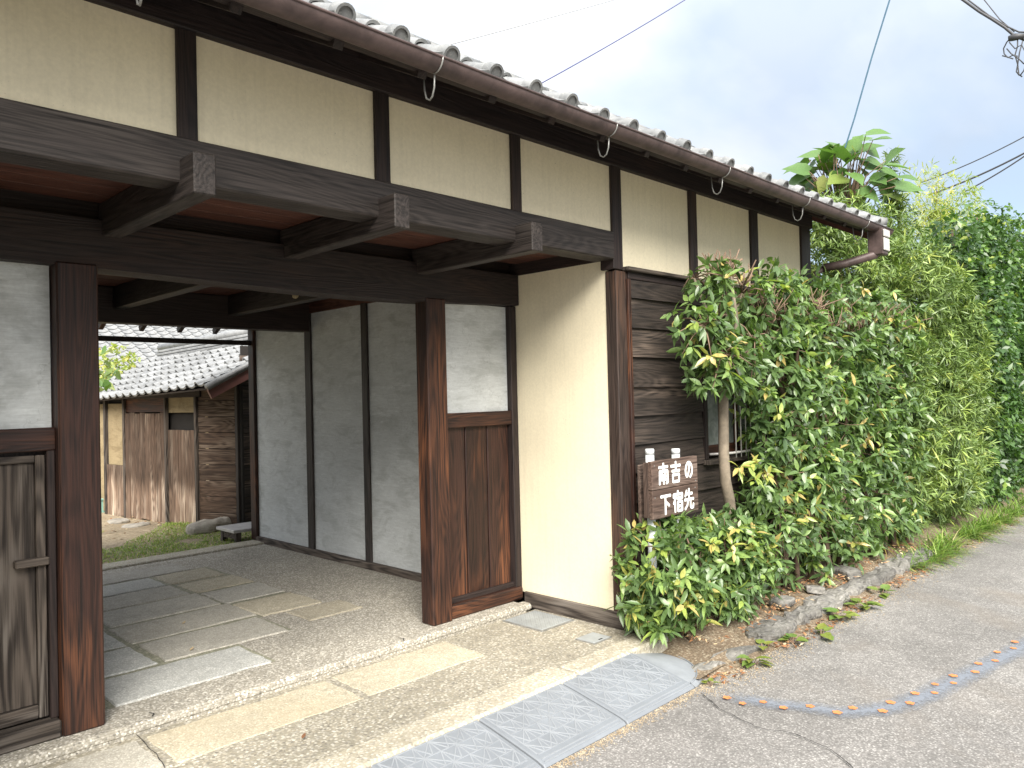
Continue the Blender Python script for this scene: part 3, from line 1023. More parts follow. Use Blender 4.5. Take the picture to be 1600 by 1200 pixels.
for (a, b) in ((WX0+.002, WX0+.235), (WX0+.24, WX0+.48), (WX0+.49, WX0+.73), (WX0+.735, WX1-.002)):
    sash = B('sash', a, a+.028, O-.012, O+.02, WZ0, WZ1, W_RED['Z'], 0.003, parent=win)
    B('sash', b-.028, b, O-.012, O+.02, WZ0, WZ1, W_RED['Z'], 0.003, parent=win)
    B('sash_rail', a+.028, b-.028, O-.010, O+.02, WZ0, WZ0+.09, W_RED['X'], 0.003, parent=win)
    B('sash_rail', a+.028, b-.028, O-.010, O+.02, WZ0+.53, WZ0+.56, W_GREY['X'], 0.003, parent=win)
    B('pane', a+.026, b-.026, O+.0, O+.006, WZ0+.085, WZ0+.535, m_glass, 0, parent=win)
    B('pane', a+.026, b-.026, O+.0, O+.006, WZ0+.555, WZ1-.02, m_glass, 0, parent=win)
for k in range(9):
    xx = WX0+.27+k*.085
    tubes('grille_bar', win, [([(xx, O-.12, WZ0-.02), (xx, O-.12, WZ1+.02)], .006)], M_BOX, 6)
for zz in (WZ0+.02, WZ0+.56, WZ1-.02):
    tubes('grille_rail', win, [([(WX0+.02, O-.02, zz), (WX0+.22, O-.11, zz), (WX1-.02, O-.11, zz), (WX1, O-.02, zz)], .011)], M_BOX, 6)
# ---- hidden shell of the rooms
for (x0, x1, y0, y1) in ((7.50, 7.60, 3.38, 7.1), (4.50, 7.6, 7.0, 7.12), (-2.7, .22, 7.0, 7.12), (-2.7, -2.6, 3.38, 7.1)):
    B('rear_wall', x0, x1, y0, y1, -.05, 3.3, M_CREAM, 0)
B('front_wall', -2.66, .21, O+.01, O+.1, -.05, 2.68, W_DARK['X'], 0)

# ---- gate plane: pillars
B('pillar', 1.122, 1.31, 4.185, 4.34, .0, 2.30, W_RED['Z'], 0.008)
B('pillar', 3.424, 3.60, 4.185, 4.32, .0, 2.29, W_RED['Z'], 0.008)
# right infill
B('plaster_panel', 3.59, 4.312, 4.285, 4.34, 1.465, 2.285, M_GREY, 0)
B('cross_rail', 3.598, 4.335, 4.245, 4.33, 1.364, 1.472, W_RED['X'], 0.006)
B('edge_post', 4.300, 4.368, 4.235, 4.34, .04, 2.29, W_DARK['Z'], 0.005)
for a, b in ((3.602, 3.838), (3.848, 4.062), (4.072, 4.296)):
    B('panel_board', a, b, 4.285, 4.31, .10, 1.37, W_RED['Z'], 0.006)
B('panel_backing', 3.60, 4.30, 4.311, 4.33, .08, 1.37, W_DARK['Z'], 0)
B('bottom_rail', 3.602, 4.35, 4.205, 4.33, .0, .098, W_RED['X'], 0.012)
B('fillet_strip', 3.602, 4.30, 4.255, 4.285, .098, .135, W_DARK['X'], 0.003)
# left infill with wicket door
B('plaster_panel', .34, 1.115, 4.275, 4.34, 1.485, 2.30, M_GREY, 0)
B('cross_rail', .34, 1.124, 4.235, 4.33, 1.380, 1.492, W_RED['X'], 0.006)
B('edge_post', .345, .42, 4.235, 4.34, .04, 2.30, W_DARK['Z'], 0.005)
B('bottom_rail', .34, 1.118, 4.19, 4.33, .0, .088, W_GREY['X'], 0.010)
B('door_jamb', 1.083, 1.118, 4.235, 4.33, .088, 1.38, W_DARK['Z'], 0.004)
door = B('wicket_door', .425, 1.082, 4.292, 4.31, .09, 1.385, W_DARK['Z'], 0)
tag(door, 'weathered grey plank door')
for a, b in ((.43, .635), (.638, .83), (.833, 1.036)):
    B('door_plank', a, b, 4.272, 4.291, .165, 1.325, W_GREY['Z'], 0.003, parent=door)
B('door_stile', 1.038, 1.078, 4.252, 4.291, .10, 1.36, W_GREY['Z'], 0.004, parent=door)
B('door_rail', .43, 1.037, 4.255, 4.291, .10, .163, W_GREY['X'], 0.004, parent=door)
B('door_rail', .43, 1.037, 4.255, 4.291, 1.326, 1.36, W_GREY['X'], 0.004, parent=door)
lb = at(50, 879, 1, 4.25)
B('latch_bar', lb[0]-.075, lb[0]+.07, 4.225, 4.271, lb[2]-.019, lb[2]+.019, W_GREY['X'], 0.006, parent=door)

# ---- passage: right wall
for a, b in ((4.36, 5.05), (5.13, 6.03), (6.125, 7.03), (7.145, 8.225)):
    B('plaster_panel', 4.222, 4.30, a-.01, b+.01, .04, 2.49, M_GREY, 0)
for a, b in ((5.05, 5.13), (6.03, 6.125), (7.03, 7.145)):
    B('wall_post', 4.20, 4.295, a, b, .05, 2.49, W_BEAM['Z'], 0.005)
B('end_post', 4.185, 4.31, 8.225, 8.35, .02, 2.62, W_RED['Z'], 0.006)
B('wall_sill', 4.175, 4.30, 4.345, 8.224, -.01, .062, W_GREY['Y'], 0.006)
B('wall_beam', 4.205, 4.30, 4.385, 8.35, 2.482, 2.66, W_SOFF['Y'], 0.005)
# left wall of the passage
B('plaster_panel', .42, .50, 4.345, 8.20, .04, 2.62, M_GREY, 0)
for y0 in (5.05, 6.03, 7.03, 8.2):
    B('wall_post', .43, .52, y0, y0+.1, .0, 2.62, W_BEAM['Z'], 0.005)
# ceiling
for xb in (.32+.98, 2.317, 3.336):
    B('ceiling_beam', xb, xb+.092, 4.384, 7.04, 2.41, 2.60, W_BEAM['Y'], 0.006)
for k in range(14):
    y0 = 4.385+k*.19
    B('ceiling_board', .42, 4.22, y0, y0+.186, 2.602, 2.622, W_SOFF['X'], 0.003)
B('rear_beam', .42, 4.222, 7.04, 7.20, 2.295, 2.60, W_DARK['X'], 0.006)
B('wall_board', .42, 4.30, 7.06, 7.10, 2.60, 3.25, W_DARK['X'], 0)

# ---- roof
FS, BS = 0.515, 0.50
RY = 4.90
zf = lambda y: 3.15+FS*(y-2.70)
zr = zf(RY)
zb_ = lambda y: zr-BS*(y-RY)
roof = place('roof', None, (2.7, 4.9, zr), gh)
tag(roof, 'weathered grey tiled roof with brown half-round gutter')


def quad(name, parent, pts, mat, thick=0.02):
    a, b, c, d = [Vector(p) for p in pts]
    nrm = (b-a).cross(d-a).normalized()*thick
    V = [a, b, c, d, a-nrm, b-nrm, c-nrm, d-nrm]
    F = [(0, 1, 2, 3), (7, 6, 5, 4), (0, 4, 5, 1), (1, 5, 6, 2), (2, 6, 7, 3), (3, 7, 4, 0)]
    o_ = Vector(pts[0])
    return place(name, mesh(name, [v-o_ for v in V], F, mat), o_, parent)


XA, XB = -2.9, 8.10
quad('sheathing', roof, [(XA, 2.76, zf(2.76)-.012), (XB, 2.76, zf(2.76)-.012), (XB, RY, zr-.012), (XA, RY, zr-.012)], W_DARK['X'])
quad('sheathing', roof, [(XB, 8.52, zb_(8.52)-.012), (XA, 8.52, zb_(8.52)-.012), (XA, RY, zr-.012), (XB, RY, zr-.012)], W_SOFF['X'])
ang = math.atan(FS)
xx = -2.7
while xx < 8.05:
    L = 1.0/math.cos(ang)
    place('rafter', box_mesh(.05, L, .07, W_DARK['Y'], .003), (xx, 3.26, zf(3.26)-.075), gh, (ang, 0, 0))
    xx += .452
ang2 = math.atan(BS)
for k in range(-3, 7):
    xx = 2.69+k*.4
    if xx < .5 or xx > 4.2:
        continue
    place('rafter', box_mesh(.045, 1.55/math.cos(ang2), .06, W_RED['Y'], .003), (xx, 7.78, zb_(7.78)-.068), gh, (-ang2, 0, 0))
B('eave_rail', .42, 4.184, 8.27, 8.32, 2.228, 2.280, W_DARK['X'], .004)
B('eave_batten', XA, 8.1, 2.74, 2.80, zf(2.76)-.075, zf(2.76)-.036, W_DARK['X'], .003)


def tile_mesh(name, mat, w=.288, ln=.30, r=.046, disc=False, th=.016, lift0=.026):
    prof = []
    for k in range(8):
        a = math.pi*(1-k/7)
        prof.append((r+.002+r*math.cos(a), r*.95*math.sin(a)))
    u0 = 2*r+.004
    for k in range(1, 7):
        t = k/6
        prof.append((u0+(w-u0+.012)*t, -.016*math.sin(math.pi*t)+.010*t*t))
    n = len(prof)
    V, F = [], []
    for y_, lift in ((0, lift0), (ln, 0)):
        for (u, h) in prof:
            V.append((u-w/2, y_, h+lift))
        for (u, h) in prof:
            V.append((u-w/2, y_, h+lift-th))
    for k in range(n-1):
        F.append((k, k+1, 2*n+k+1, 2*n+k))
        F.append((n+k+1, n+k, 3*n+k, 3*n+k+1))
        F.append((n+k, n+k+1, k+1, k))
    if disc:
        c = len(V)
        for yy, rr in ((-.012, r*1.06), (.05, r*1.06), (-.012, r*.80), (-.004, r*.80)):
            for k in range(16):
                a = 2*math.pi*k/16
                V.append((r+.002-w/2+rr*math.cos(a), yy, .026+rr*math.sin(a)+.002))
        for k in range(16):
            k2 = (k+1) % 16
            F.append((c+k, c+k2, c+16+k2, c+16+k))
            F.append((c+k2, c+k, c+32+k, c+32+k2))
            F.append((c+32+k2, c+32+k, c+48+k, c+48+k2))
        F.append(tuple(c+48+k for k in range(16)))
        # hanging lip of the eave tile
        c = len(V)
        m = 7
        for k in range(m):
            t = k/(m-1)
            u = u0+(w-u0+.012)*t
            h = -.016*math.sin(math.pi*t)+.010*t*t+.026
            V += [(u-w/2, -.006, h), (u-w/2, -.006, h-.04), (u-w/2, .012, h-.04)]
        for k in range(m-1):
            a = c+k*3
            F += [(a, a+3, a+4, a+1), (a+1, a+4, a+5, a+2)]
    me = mesh(name, V, F, mat, False)
    me.polygons.foreach_set('use_smooth', [True]*len(me.polygons))
    try:
        me.set_sharp_from_angle(angle=math.radians(38))
    except Exception:
        pass
    return me


t_eave = tile_mesh('eave_tile', M_TILE, disc=True)
t_body = tile_mesh('tile', M_TILE)
TP, TE = .288, .228
ncol = int((XB-XA)/TP)
rest = []
for c in range(-1, 10):
    pass
for row in range(11):
    y0 = 2.70+row*TE*math.cos(ang)
    for c in range(ncol+1):
        xc = XB-.16-c*TP
        p = (xc+random.uniform(-.003, .003), y0+random.uniform(-.003, .003), zf(y0)+.006+random.uniform(-.003, .003))
        rt = (ang+random.uniform(-.012, .012), random.uniform(-.012, .012), random.uniform(-.012, .012))
        if row == 0:
            place('eave_tile', t_eave, p, roof, rt)
        elif row < 6 and xc > 0:
            place('roof_tile', t_body, p, roof, rt)
        else:
            rest.append((p, rt))


def merged(name, me, insts, parent, kind='stuff'):
    co = np.empty(len(me.vertices)*3, np.float32)
    me.vertices.foreach_get('co', co)
    co = co.reshape(-1, 3)
    faces = [tuple(p.vertices) for p in me.polygons]
    V, F = [], []
    org = np.array(WL[parent])
    from mathutils import Euler
    for k, (p, r) in enumerate(insts):
        M = np.array(Euler(r).to_matrix())
        V.append(co@M.T+np.array(p)-org)
        F += [tuple(i+k*len(co) for i in f) for f in faces]
    m2 = mesh(name, np.concatenate(V), F, me.materials[0], True)
    o = place(name, m2, org, parent)
    o['kind'] = kind
    return o


# rear slope tiles (mirrored direction)
nr = int((8.55-RY)/math.cos(ang2)/TE)
for row in range(nr+1):
    y0 = 8.56-row*TE*math.cos(ang2)
    for c in range(ncol+1):
        xc = XB-.16-c*TP
        rest.append(((xc, y0, zb_(y0)+.006), (ang2, 0, math.pi)))
merged('roof_tiles', t_body, rest, roof)
# ridge
for k in range(38):
    xx = XA+k*.29
    place('ridge_tile', bpy.data.meshes.get('ridge_seg') or mesh('ridge_seg', *[[v-Vector((0, 0, 0)) for v in tube_data([(0, 0, 0), (.3, 0, 0)], [.085, .08], 10)[0]], tube_data([(0, 0, 0), (.3, 0, 0)], [.085, .08], 10)[1]], M_TILE, True), (xx, RY, zr+.17), roof)
B('ridge_course', XA, XB, RY-.12, RY+.12, zr-.02, zr+.13, M_TILE, .02, parent=roof)
# verge (right-hand end of the roof)
quad('bargeboard', roof, [(XB-.02, 2.72, zf(2.72)-.16), (XB-.02, RY, zr-.16), (XB-.02, RY, zr-.01), (XB-.02, 2.72, zf(2.72)-.01)], M_BARGE, .03)
for row in range(10):
    y0 = 2.72+row*.228*math.cos(ang)
    tubes('verge_tile', roof, [([(XB+.02, y0-.01, zf(y0)+.055), (XB+.02, y0+.24*math.cos(ang), zf(y0+.24*math.cos(ang))+.035)], .055)], M_TILE, 10)

# ---- gutter
gut = place('gutter', None, (2.7, 2.70, 3.14), gh)
V, F = [], []
gx0, gx1, gr = -2.9, 8.16, .055
ns = 12
seg = 40
for i in range(seg+1):
    xx = gx0+(gx1-gx0)*i/seg
    dz = .004*math.sin(xx*1.7)
    for rr in (gr, gr-.004):
        for k in range(ns+1):
            a = math.pi+math.pi*k/ns
            V.append((xx-2.7, rr*math.cos(a), rr*math.sin(a)+dz))
row_n = 2*(ns+1)
for i in range(seg):
    for k in range(ns):
        a = i*row_n+k
        F.append((a, a+row_n, a+row_n+1, a+1))
        a2 = a+ns+1
        F.append((a2+1, a2+row_n+1, a2+row_n, a2))
for e in (0, seg):
    F.append(tuple(e*row_n+k for k in range(ns+1)))
place('trough', mesh('trough', V, F, M_GUTTER, True), (2.7, 2.70, 3.14), gut)
tubes('trough_lip', gut, [([(gx0, 2.70-gr, 3.142), (1, 2.70-gr, 3.145), (2.7, 2.70-gr, 3.138), (5, 2.70-gr, 3.144), (gx1, 2.70-gr, 3.142)], .0065)], M_GUTTER, 8)
for xh in (-1.6, -.3, 1.0, 2.29, 3.60, 4.90, 6.20, 7.50):
    strap = [(xh, 2.70+gr*1.06*math.cos(a), 3.14+gr*1.06*math.sin(a)) for a in np.linspace(math.pi, 1.55*math.pi, 7)]
    tubes('gutter_hook', gut, [(strap, .004), ([(xh, 2.705, 3.075), (xh+.003, 2.712, 3.02), (xh+.006, 2.73, 2.985), (xh+.01, 2.755, 2.975), (xh+.012, 2.78, 2.99), (xh+.014, 2.795, 3.03), (xh+.014, 2.80, 3.11)], .0045)], M_STEEL, 6)
# collector box and slanting downpipe
gb = box('outlet_box', gut, 7.80, 7.93, 2.625, 2.775, 2.86, 3.12, M_GUTTER, .012)
box('box_flashing', gut, 7.795, 7.935, 2.612, 2.626, 2.90, 3.02, M_BOX, .004)
box('box_flashing', gut, 7.795, 7.935, 2.606, 2.628, 3.03, 3.10, M_BOX, .006)
tubes('downpipe', gut, [([(7.865, 2.70, 2.93), (7.84, 2.72, 2.87), (7.70, 2.95, 2.80), (7.58, 3.12, 2.77)], .042), ([(7.62, 3.10, 2.78), (7.56, 3.19, 2.72), (7.56, 3.19, .3)], .040)], M_GUTTER, 10)
tag(gut, 'brown half-round gutter with steel hooks and slanting downpipe')

# wasp nest under the passage beam
nst = rough_block('wasp_nest', None, tuple(at(462, 463, 0, 3.33)), (.03, .075, .03), M_NEST, .012, 30, 3, 0, 3)
tag(nst, 'small pale mud nest stuck to the passage ceiling beam', 'nest')

# ================================================================== RAMP, COVERS, PIPE, SIGN
def ramp_unit(x0, x1, label):
    yl, yh, zl, zh = 2.50, 2.985, -0.168, -0.066
    r = thing('kerb_ramp', ((x0+x1)/2, (yl+yh)/2, -.175), label, 'ramp', 'rubber ramps along the kerb')
    g = .004
    a0, a1 = x0+g, x1-g
    sl = lambda y: zl+(zh-zl)*((y-yl)/(yh-yl))**.92
    ys = [yl, yl+.012, yl+.05, yl+.2, yl+.35, yh-.02, yh]
    zs = [-.176, zl+.006, sl(yl+.05)+.006, sl(yl+.2)+.006, sl(yl+.35)+.006, zh, zh-.008]
    V, F = [], []
    c = WL[r]
    for xx in (a0, a0+.006, a1-.006, a1):
        for y, z_ in zip(ys, zs):
            V.append((xx-c.x, y-c.y, z_-c.z-(.006 if xx in (a0, a1) else 0)))
        V.append((xx-c.x, yh-c.y, -.178-c.z))
    n = len(ys)+1
    for i in range(3):
        for k in range(n-1):
            F.append((i*n+k, (i+1)*n+k, (i+1)*n+k+1, i*n+k+1))
    F += [tuple(reversed(range(n))), tuple(3*n+k for k in range(n))]
    place('wedge', mesh('wedge', V, F, M_RUBBER), c, r)
    # raised tread: a lattice of crossed triangles
    lines = []
    nx, ny = 6, 4
    bx0, bx1, by0, by1 = a0+.03, a1-.03, yl+.075, yh-.035
    cw, ch = (bx1-bx0)/nx, (by1-by0)/ny
    for i in range(nx+1):
        lines.append(((bx0+i*cw, by0), (bx0+i*cw, by1)))
    for j in range(ny+1):
        lines.append(((bx0, by0+j*ch), (bx1, by0+j*ch)))
    for i in range(nx):
        for j in range(ny):
            p, q = (bx0+i*cw, by0+j*ch), (bx0+(i+1)*cw, by0+(j+1)*ch)
            lines.append((p, q) if (i+j) % 2 else ((p[0], q[1]), (q[0], p[1])))
            m_ = ((p[0]+q[0])/2, p[1])
            lines.append((m_, (p[0], q[1])))
            lines.append((m_, q))
    for yy in (yl+.022, yl+.042):
        lines.append(((a0+.02, yy), (a1-.02, yy)))
    V, F = [], []
    for k, (p, q) in enumerate(lines):
        p, q = Vector(p), Vector(q)
        t = (q-p).normalized()
        s_ = Vector((-t.y, t.x))*.0030
        steps = 3
        b0 = len(V)
        for i in range(steps+1):
            w = p.lerp(q, i/steps)
            top = np.interp(w.y, ys, zs)+.0020+(k % 7)*.00006
            for e in (-1, 1):
                V.append((w.x+s_.x*e-c.x, w.y+s_.y*e-c.y, top-c.z))
            for e in (-1, 1):
                V.append((w.x+s_.x*e*1.5-c.x, w.y+s_.y*e*1.5-c.y, top-.007-c.z))
        for i in range(steps):
            a = b0+i*4
            F += [(a, a+4, a+5, a+1), (a+2, a+6, a+4, a), (a+1, a+5, a+7, a+3)]
    place('tread', mesh('tread', V, F, M_RUBBER2), c, r)
    return r


ramp_unit(3.36, 4.04, 'patterned grey rubber ramp unit beside the rounded end piece')
ramp_unit(2.70, 3.355, 'patterned grey rubber ramp unit second from the rounded end piece')
ramp_unit(2.03, 2.695, 'patterned grey rubber ramp unit third from the rounded end piece')
ramp_unit(1.36, 2.025, 'patterned grey rubber ramp unit fourth from the rounded end piece')
# rounded end piece
c0 = Vector((4.046, 2.985, -.175))
ce = thing('ramp_end', c0, 'rounded plain grey end piece of the rubber kerb ramp', 'ramp')
V = [(0, 0, .108), (0, 0, -.003)]
F = []
na = 12
prof = [(.12, .088), (.5, .055), (.94, .012), (1.0, -.002)]
for k in range(na+1):
    a = -math.pi/2+(math.pi/2)*k/na
    R_ = .485-.11*(k/na)
    for (t, h) in prof:
        V.append((math.cos(a)*R_*t, math.sin(a)*R_*t, h))
for k in range(na):
    a = 2+k*4
    F.append((0, a, a+4))
    for q in range(3):
        F.append((a+q, a+q+1, a+q+5, a+q+4))
F.append((0, 1, 2+na*4+3, 2+na*4+2, 2+na*4+1, 2+na*4))
F.append((0, 2, 3, 4, 5, 1))
place('end_wedge', mesh('end_wedge', V, F, M_RUBBER2), c0, ce)
tubes('rim', ce, [([tuple(c0+Vector((math.cos(a)*(.485-.11*k/na)*.93, math.sin(a)*(.485-.11*k/na)*.93, .016))) for k, a in enumerate(np.linspace(-math.pi/2, 0, na+1))], .005)], M_RUBBER, 6)

# checker-plate drain cover
dc = thing('drain_cover', (4.13, 3.89, -.055), 'square checker-plate drain cover set in the apron', 'drain cover')
box('frame', dc, 3.965, 4.315, 3.665, 4.06, -.062, -.0525, M_STEEL, .002)
box('plate', dc, 3.98, 4.30, 3.68, 4.045, -.06, -.0495, M_PLATE, .002)
lines = []
V, F = [], []
for i in range(14):
    for j in range(15):
        cx, cy = 3.995+i*.0225, 3.695+j*.024
        d = (.008, .0022) if (i+j) % 2 else (.0022, .008)
        b0 = len(V)
        V += [(cx-d[0]-4.13, cy-3.89, .0062), (cx-4.13, cy-d[1]-3.89, .0068), (cx+d[0]-4.13, cy-3.89, .0062), (cx-4.13, cy+d[1]-3.89, .0068), (cx-4.13, cy-3.89, .0082)]
        F += [(b0, b0+1, b0+4), (b0+1, b0+2, b0+4), (b0+2, b0+3, b0+4), (b0+3, b0, b0+4)]
tag(place('studs', mesh('studs', V, F, M_STEEL), (4.13, 3.89, -.055), dc), kind='stuff')
sc = thing('valve_cover', (4.08, 3.30, -.055), 'small grey valve cover set flush in the apron', 'drain cover')
box('frame', sc, 3.985, 4.175, 3.22, 3.385, -.062, -.0525, M_STEEL, .002)
box('lid', sc, 3.993, 4.167, 3.228, 3.377, -.06, -.0495, M_PLATE, .003)
box('finger_slot', sc, 4.06, 4.10, 3.235, 3.25, -.058, -.0488, M_DARK, .001)
pp = tubes('drain_pipe', None, [([(4.515, 3.035, -.17), (4.51, 3.04, -.02), (4.50, 3.07, .06), (4.49, 3.12, .09)], .034)], M_PVC_GREY, 14)
tag(pp, 'bent grey plastic drain pipe at the apron corner', 'pipe')

# sign board
sg = thing('signboard', (4.68, 3.06, -.1), 'brown wooden signboard with white lettering on two pipe posts', 'sign')
SX0, SX1, SZ0, SZ1, SY = 4.375, 4.955, .725, 1.12, 3.00
tilt = -.02
hm = (SZ0+SZ1)/2
box('board', sg, SX0, SX1, SY, SY+.035, hm+.0015, SZ1, W_SIGN['X'], .004)
box('board', sg, SX0+.004, SX1+.003, SY+.001, SY+.035, SZ0, hm-.0015, W_SIGN['X'], .004)
box('side_batten', sg, SX0+.002, SX0+.045, SY+.0352, SY+.075, SZ0+.01, SZ1-.01, W_SIGN['Z'], .003)
box('rear_board', sg, SX0+.03, SX1-.02, SY+.118, SY+.142, SZ0-.06, SZ1-.03, W_SIGN['X'], .004)
for xp, zt in ((4.475, 1.195), (4.80, 1.175)):
    pst = tubes('pipe_post', sg, [([(xp, SY+.082, -.1), (xp, SY+.082, zt)], .030)], M_PVC, 16)
    tubes('cap', pst, [([(xp, SY+.082, zt-.035), (xp, SY+.082, zt-.002), (xp, SY+.082, zt+.004)], [.0318, .0318, .028])], M_PVC, 16)
for (xn, zn) in ((SX0+.03, SZ1-.03), (SX1-.03, hm+.02), (SX1-.04, hm-.03), (SX0+.03, hm-.05)):
    box('nail', sg, xn-.004, xn+.004, SY-.002, SY+.002, zn-.004, zn+.004, M_STEEL, .001)
GL = {
    'south': [[(.12, .82), (.88, .82)], [(.5, .98), (.5, .66)], [(.15, .05), (.17, .63), (.85, .63), (.86, .10), (.74, .06)], [(.35, .55), (.41, .45)], [(.65, .55), (.59, .45)], [(.31, .39), (.69, .39)], [(.30, .24), (.70, .24)], [(.5, .39), (.5, .05)]],
    'luck': [[(.06, .80), (.94, .80)], [(.5, .98), (.5, .56)], [(.15, .56), (.85, .56)], [(.22, .06), (.20, .38), (.80, .38), (.78, .06), (.22, .06)]],
    'no': [[(.56, .82), (.52, .50), (.42, .26), (.29, .20), (.17, .32), (.15, .52), (.24, .74), (.42, .87), (.60, .86), (.78, .74), (.86, .52), (.80, .30), (.62, .16)]],
    'below': [[(.06, .86), (.94, .86)], [(.46, .86), (.46, .03)], [(.48, .60), (.80, .40)]],
    'lodge': [[(.5, .99), (.5, .87)], [(.10, .70), (.10, .84), (.90, .84), (.90, .70)], [(.30, .72), (.10, .42)], [(.22, .54), (.22, .03)], [(.40, .66), (.92, .66)], [(.67, .66), (.60, .50)], [(.46, .06), (.46, .48), (.86, .48), (.86, .06), (.46, .06)], [(.46, .27), (.86, .27)]],
    'ahead': [[(.28, .92), (.14, .66)], [(.24, .76), (.82, .76)], [(.5, .99), (.5, .49)], [(.06, .49), (.94, .49)], [(.38, .49), (.33, .24), (.10, .05)], [(.63, .49), (.63, .14), (.70, .07), (.88, .08), (.91, .25)]],
}


def glyph(key, x0, z0, w, h, thick):
    V, F = [], []
    for si, st in enumerate(GL[key]):
        pts = [Vector((x0+u*w, z0+v*h)) for u, v in st]
        dep = -.0016-.00035*si
        for k in range(len(pts)-1):
            p, q = pts[k], pts[k+1]
            t = (q-p).normalized()
            s_ = Vector((-t.y, t.x))*thick/2
            e = t*thick*.32
            b0 = len(V)
            d2 = dep-.00012*k
            # capsule outline
            cap = [p+s_-e*.2, p+s_*.55-e, p-s_*.55-e, p-s_-e*.2, q-s_+e*.2, q-s_*.55+e, q+s_*.55+e, q+s_+e*.2]
            for c_ in cap:
                V.append((c_.x, SY+d2, c_.y))
            F.append(tuple(b0+i for i in reversed(range(8))))
    c = WL[sg]
    F = [tuple(reversed(f)) for f in F]
    o = place('lettering', mesh('lettering', [Vector(v)-c for v in V], F, M_WHITE), c, sg)
    return o


bw = SX1-SX0
for key, u0, u1, row_ in (('south', .115, .355, 0), ('luck', .385, .615, 0), ('no', .685, .895, 0), ('below', .155, .385, 1), ('lodge', .415, .65, 1), ('ahead', .665, .895, 1)):
    z0 = (hm+.030) if row_ == 0 else (SZ0+.020)
    hh = .148
    glyph(key, SX0+u0*bw, z0, (u1-u0)*bw, hh, .0205)

# ================================================================== PLANTING
def in_order(c, a, n):
    return c


def shrub(name, x, y, c, r, stems, label, cat, n_cl, ntop=0, group=None, shell=.55, singles=300, k=7, length=.085, width=.030, tint0=.38, fine_yellow=.10, droop=.45, holes=True):
    """broad-leaved evergreen: stems + whorled drooping leaf clusters"""
    t = thing(name, (x, y, -.09), label, cat, group)
    lines = []
    tips = []
    for (sx, sy, rad, lean) in stems:
        p = Vector((sx, sy, -.12))
        top = Vector((c[0]+lean[0], c[1]+lean[1], c[2]+r[2]*.55))
        pts, rr = [], []
        for i in range(7):
            q = p.lerp(top, i/6)
            wv = mnoise.noise_vector(Vector((q.x*3, q.y*3, q.z*2+sx)))*.05*min(i, 3)
            pts.append(q+Vector((wv.x, wv.y, 0)))
            rr.append(rad*(1-.65*i/6))
        lines.append((pts, rr))
        tips += pts[2:]
    tubes('stem', t, lines, M_STEM, 7)
    P, A = blob_points(n_cl, c, r, shell, 5.0 if r[2] > 1 else 3.0)
    if holes:   # uneven outline and gaps
        keep = np.array([mnoise.noise(Vector(p)*3.2+Vector((3, 1, 7))) > -.22 for p in P])
        P, A = P[keep], A[keep]
    lowcut = P[:, 2] > -.02
    P, A = P[lowcut], A[lowcut]
    P = P[P[:, 1] < 3.215]
    A = A[:len(P)] if len(A) != len(P) else A
    # twigs from the stems out to the clusters
    tl = []
    for i in range(0, len(P), 5):
        q = Vector(P[i])
        b = min(tips, key=lambda s: (s-q).length+abs(s.z-q.z+.12))
        mid = b.lerp(q, .55)+Vector((0, 0, -.02))
        tl.append(([b, mid, q], [.006, .0042, .0025]))
    tubes('twigs', t, tl, M_TWIG, 4)['kind'] = 'stuff'
    lv = Leaves()
    tint = np.clip(tint0+RNG.normal(0, .13, len(P)) + (RNG.uniform(0, 1, len(P)) < fine_yellow)*RNG.uniform(.25, .5, len(P)), .02, .98)
    axis = unit(A*np.array([1, 1, .4])+np.array([0, 0, .35])+RNG.normal(0, .3, P.shape))
    clusters(lv, P, axis, k, length, width, 1.05, droop, tint)
    if ntop:   # hard-pruned bare twigs at the top
        bl = []
        for _ in range(ntop):
            a = RNG.uniform(0, 6.28)
            rr_ = RNG.uniform(0, .9)
            b = Vector((c[0]+r[0]*rr_*math.cos(a), c[1]+r[1]*rr_*math.sin(a), c[2]+r[2]*.84+RNG.uniform(-.16, .05)))
            hub = b+Vector((0, 0, -.12))+Vector(RNG.normal(0, .03, 3))
            for q in range(8):
                tip = hub+Vector((RNG.normal(0, .10), RNG.normal(0, .08), RNG.uniform(.03, .19)))
                bl.append(([hub, hub.lerp(tip, .5)+Vector(RNG.normal(0, .018, 3)), tip], [.0055, .004, .0026]))
        tubes('pruned_twigs', t, bl, M_TWIG, 5)['kind'] = 'stuff'
    pk = lv.pack()
    split_foliage(pk, T_BROAD, 'broad', L_BROAD, t, singles)
    return t


LOW_A = shrub('low_shrub', 4.72, 3.0, (4.56, 2.99, .32), (.45, .24, .40), [(4.71, 3.04, .022, (-.1, 0)), (4.64, 2.9, .02, (.05, 0)), (4.8, 2.95, .02, (.12, 0))],
      'low evergreen shrub with bronze young leaves in front of the signboard', 'shrub', 560, tint0=.44, fine_yellow=.15, length=.112, width=.038, k=7, droop=.35, singles=240)
LOW_B = shrub('low_shrub', 5.3, 2.92, (5.28, 2.90, .30), (.40, .25, .37), [(5.29, 2.96, .024, (0, 0)), (5.12, 2.94, .02, (-.1, 0)), (5.46, 2.92, .02, (.1, 0))],
      'low evergreen shrub at the foot of the slender grey trunk', 'shrub', 430, tint0=.42, fine_yellow=.12, length=.110, width=.037, k=7, droop=.35, singles=240)

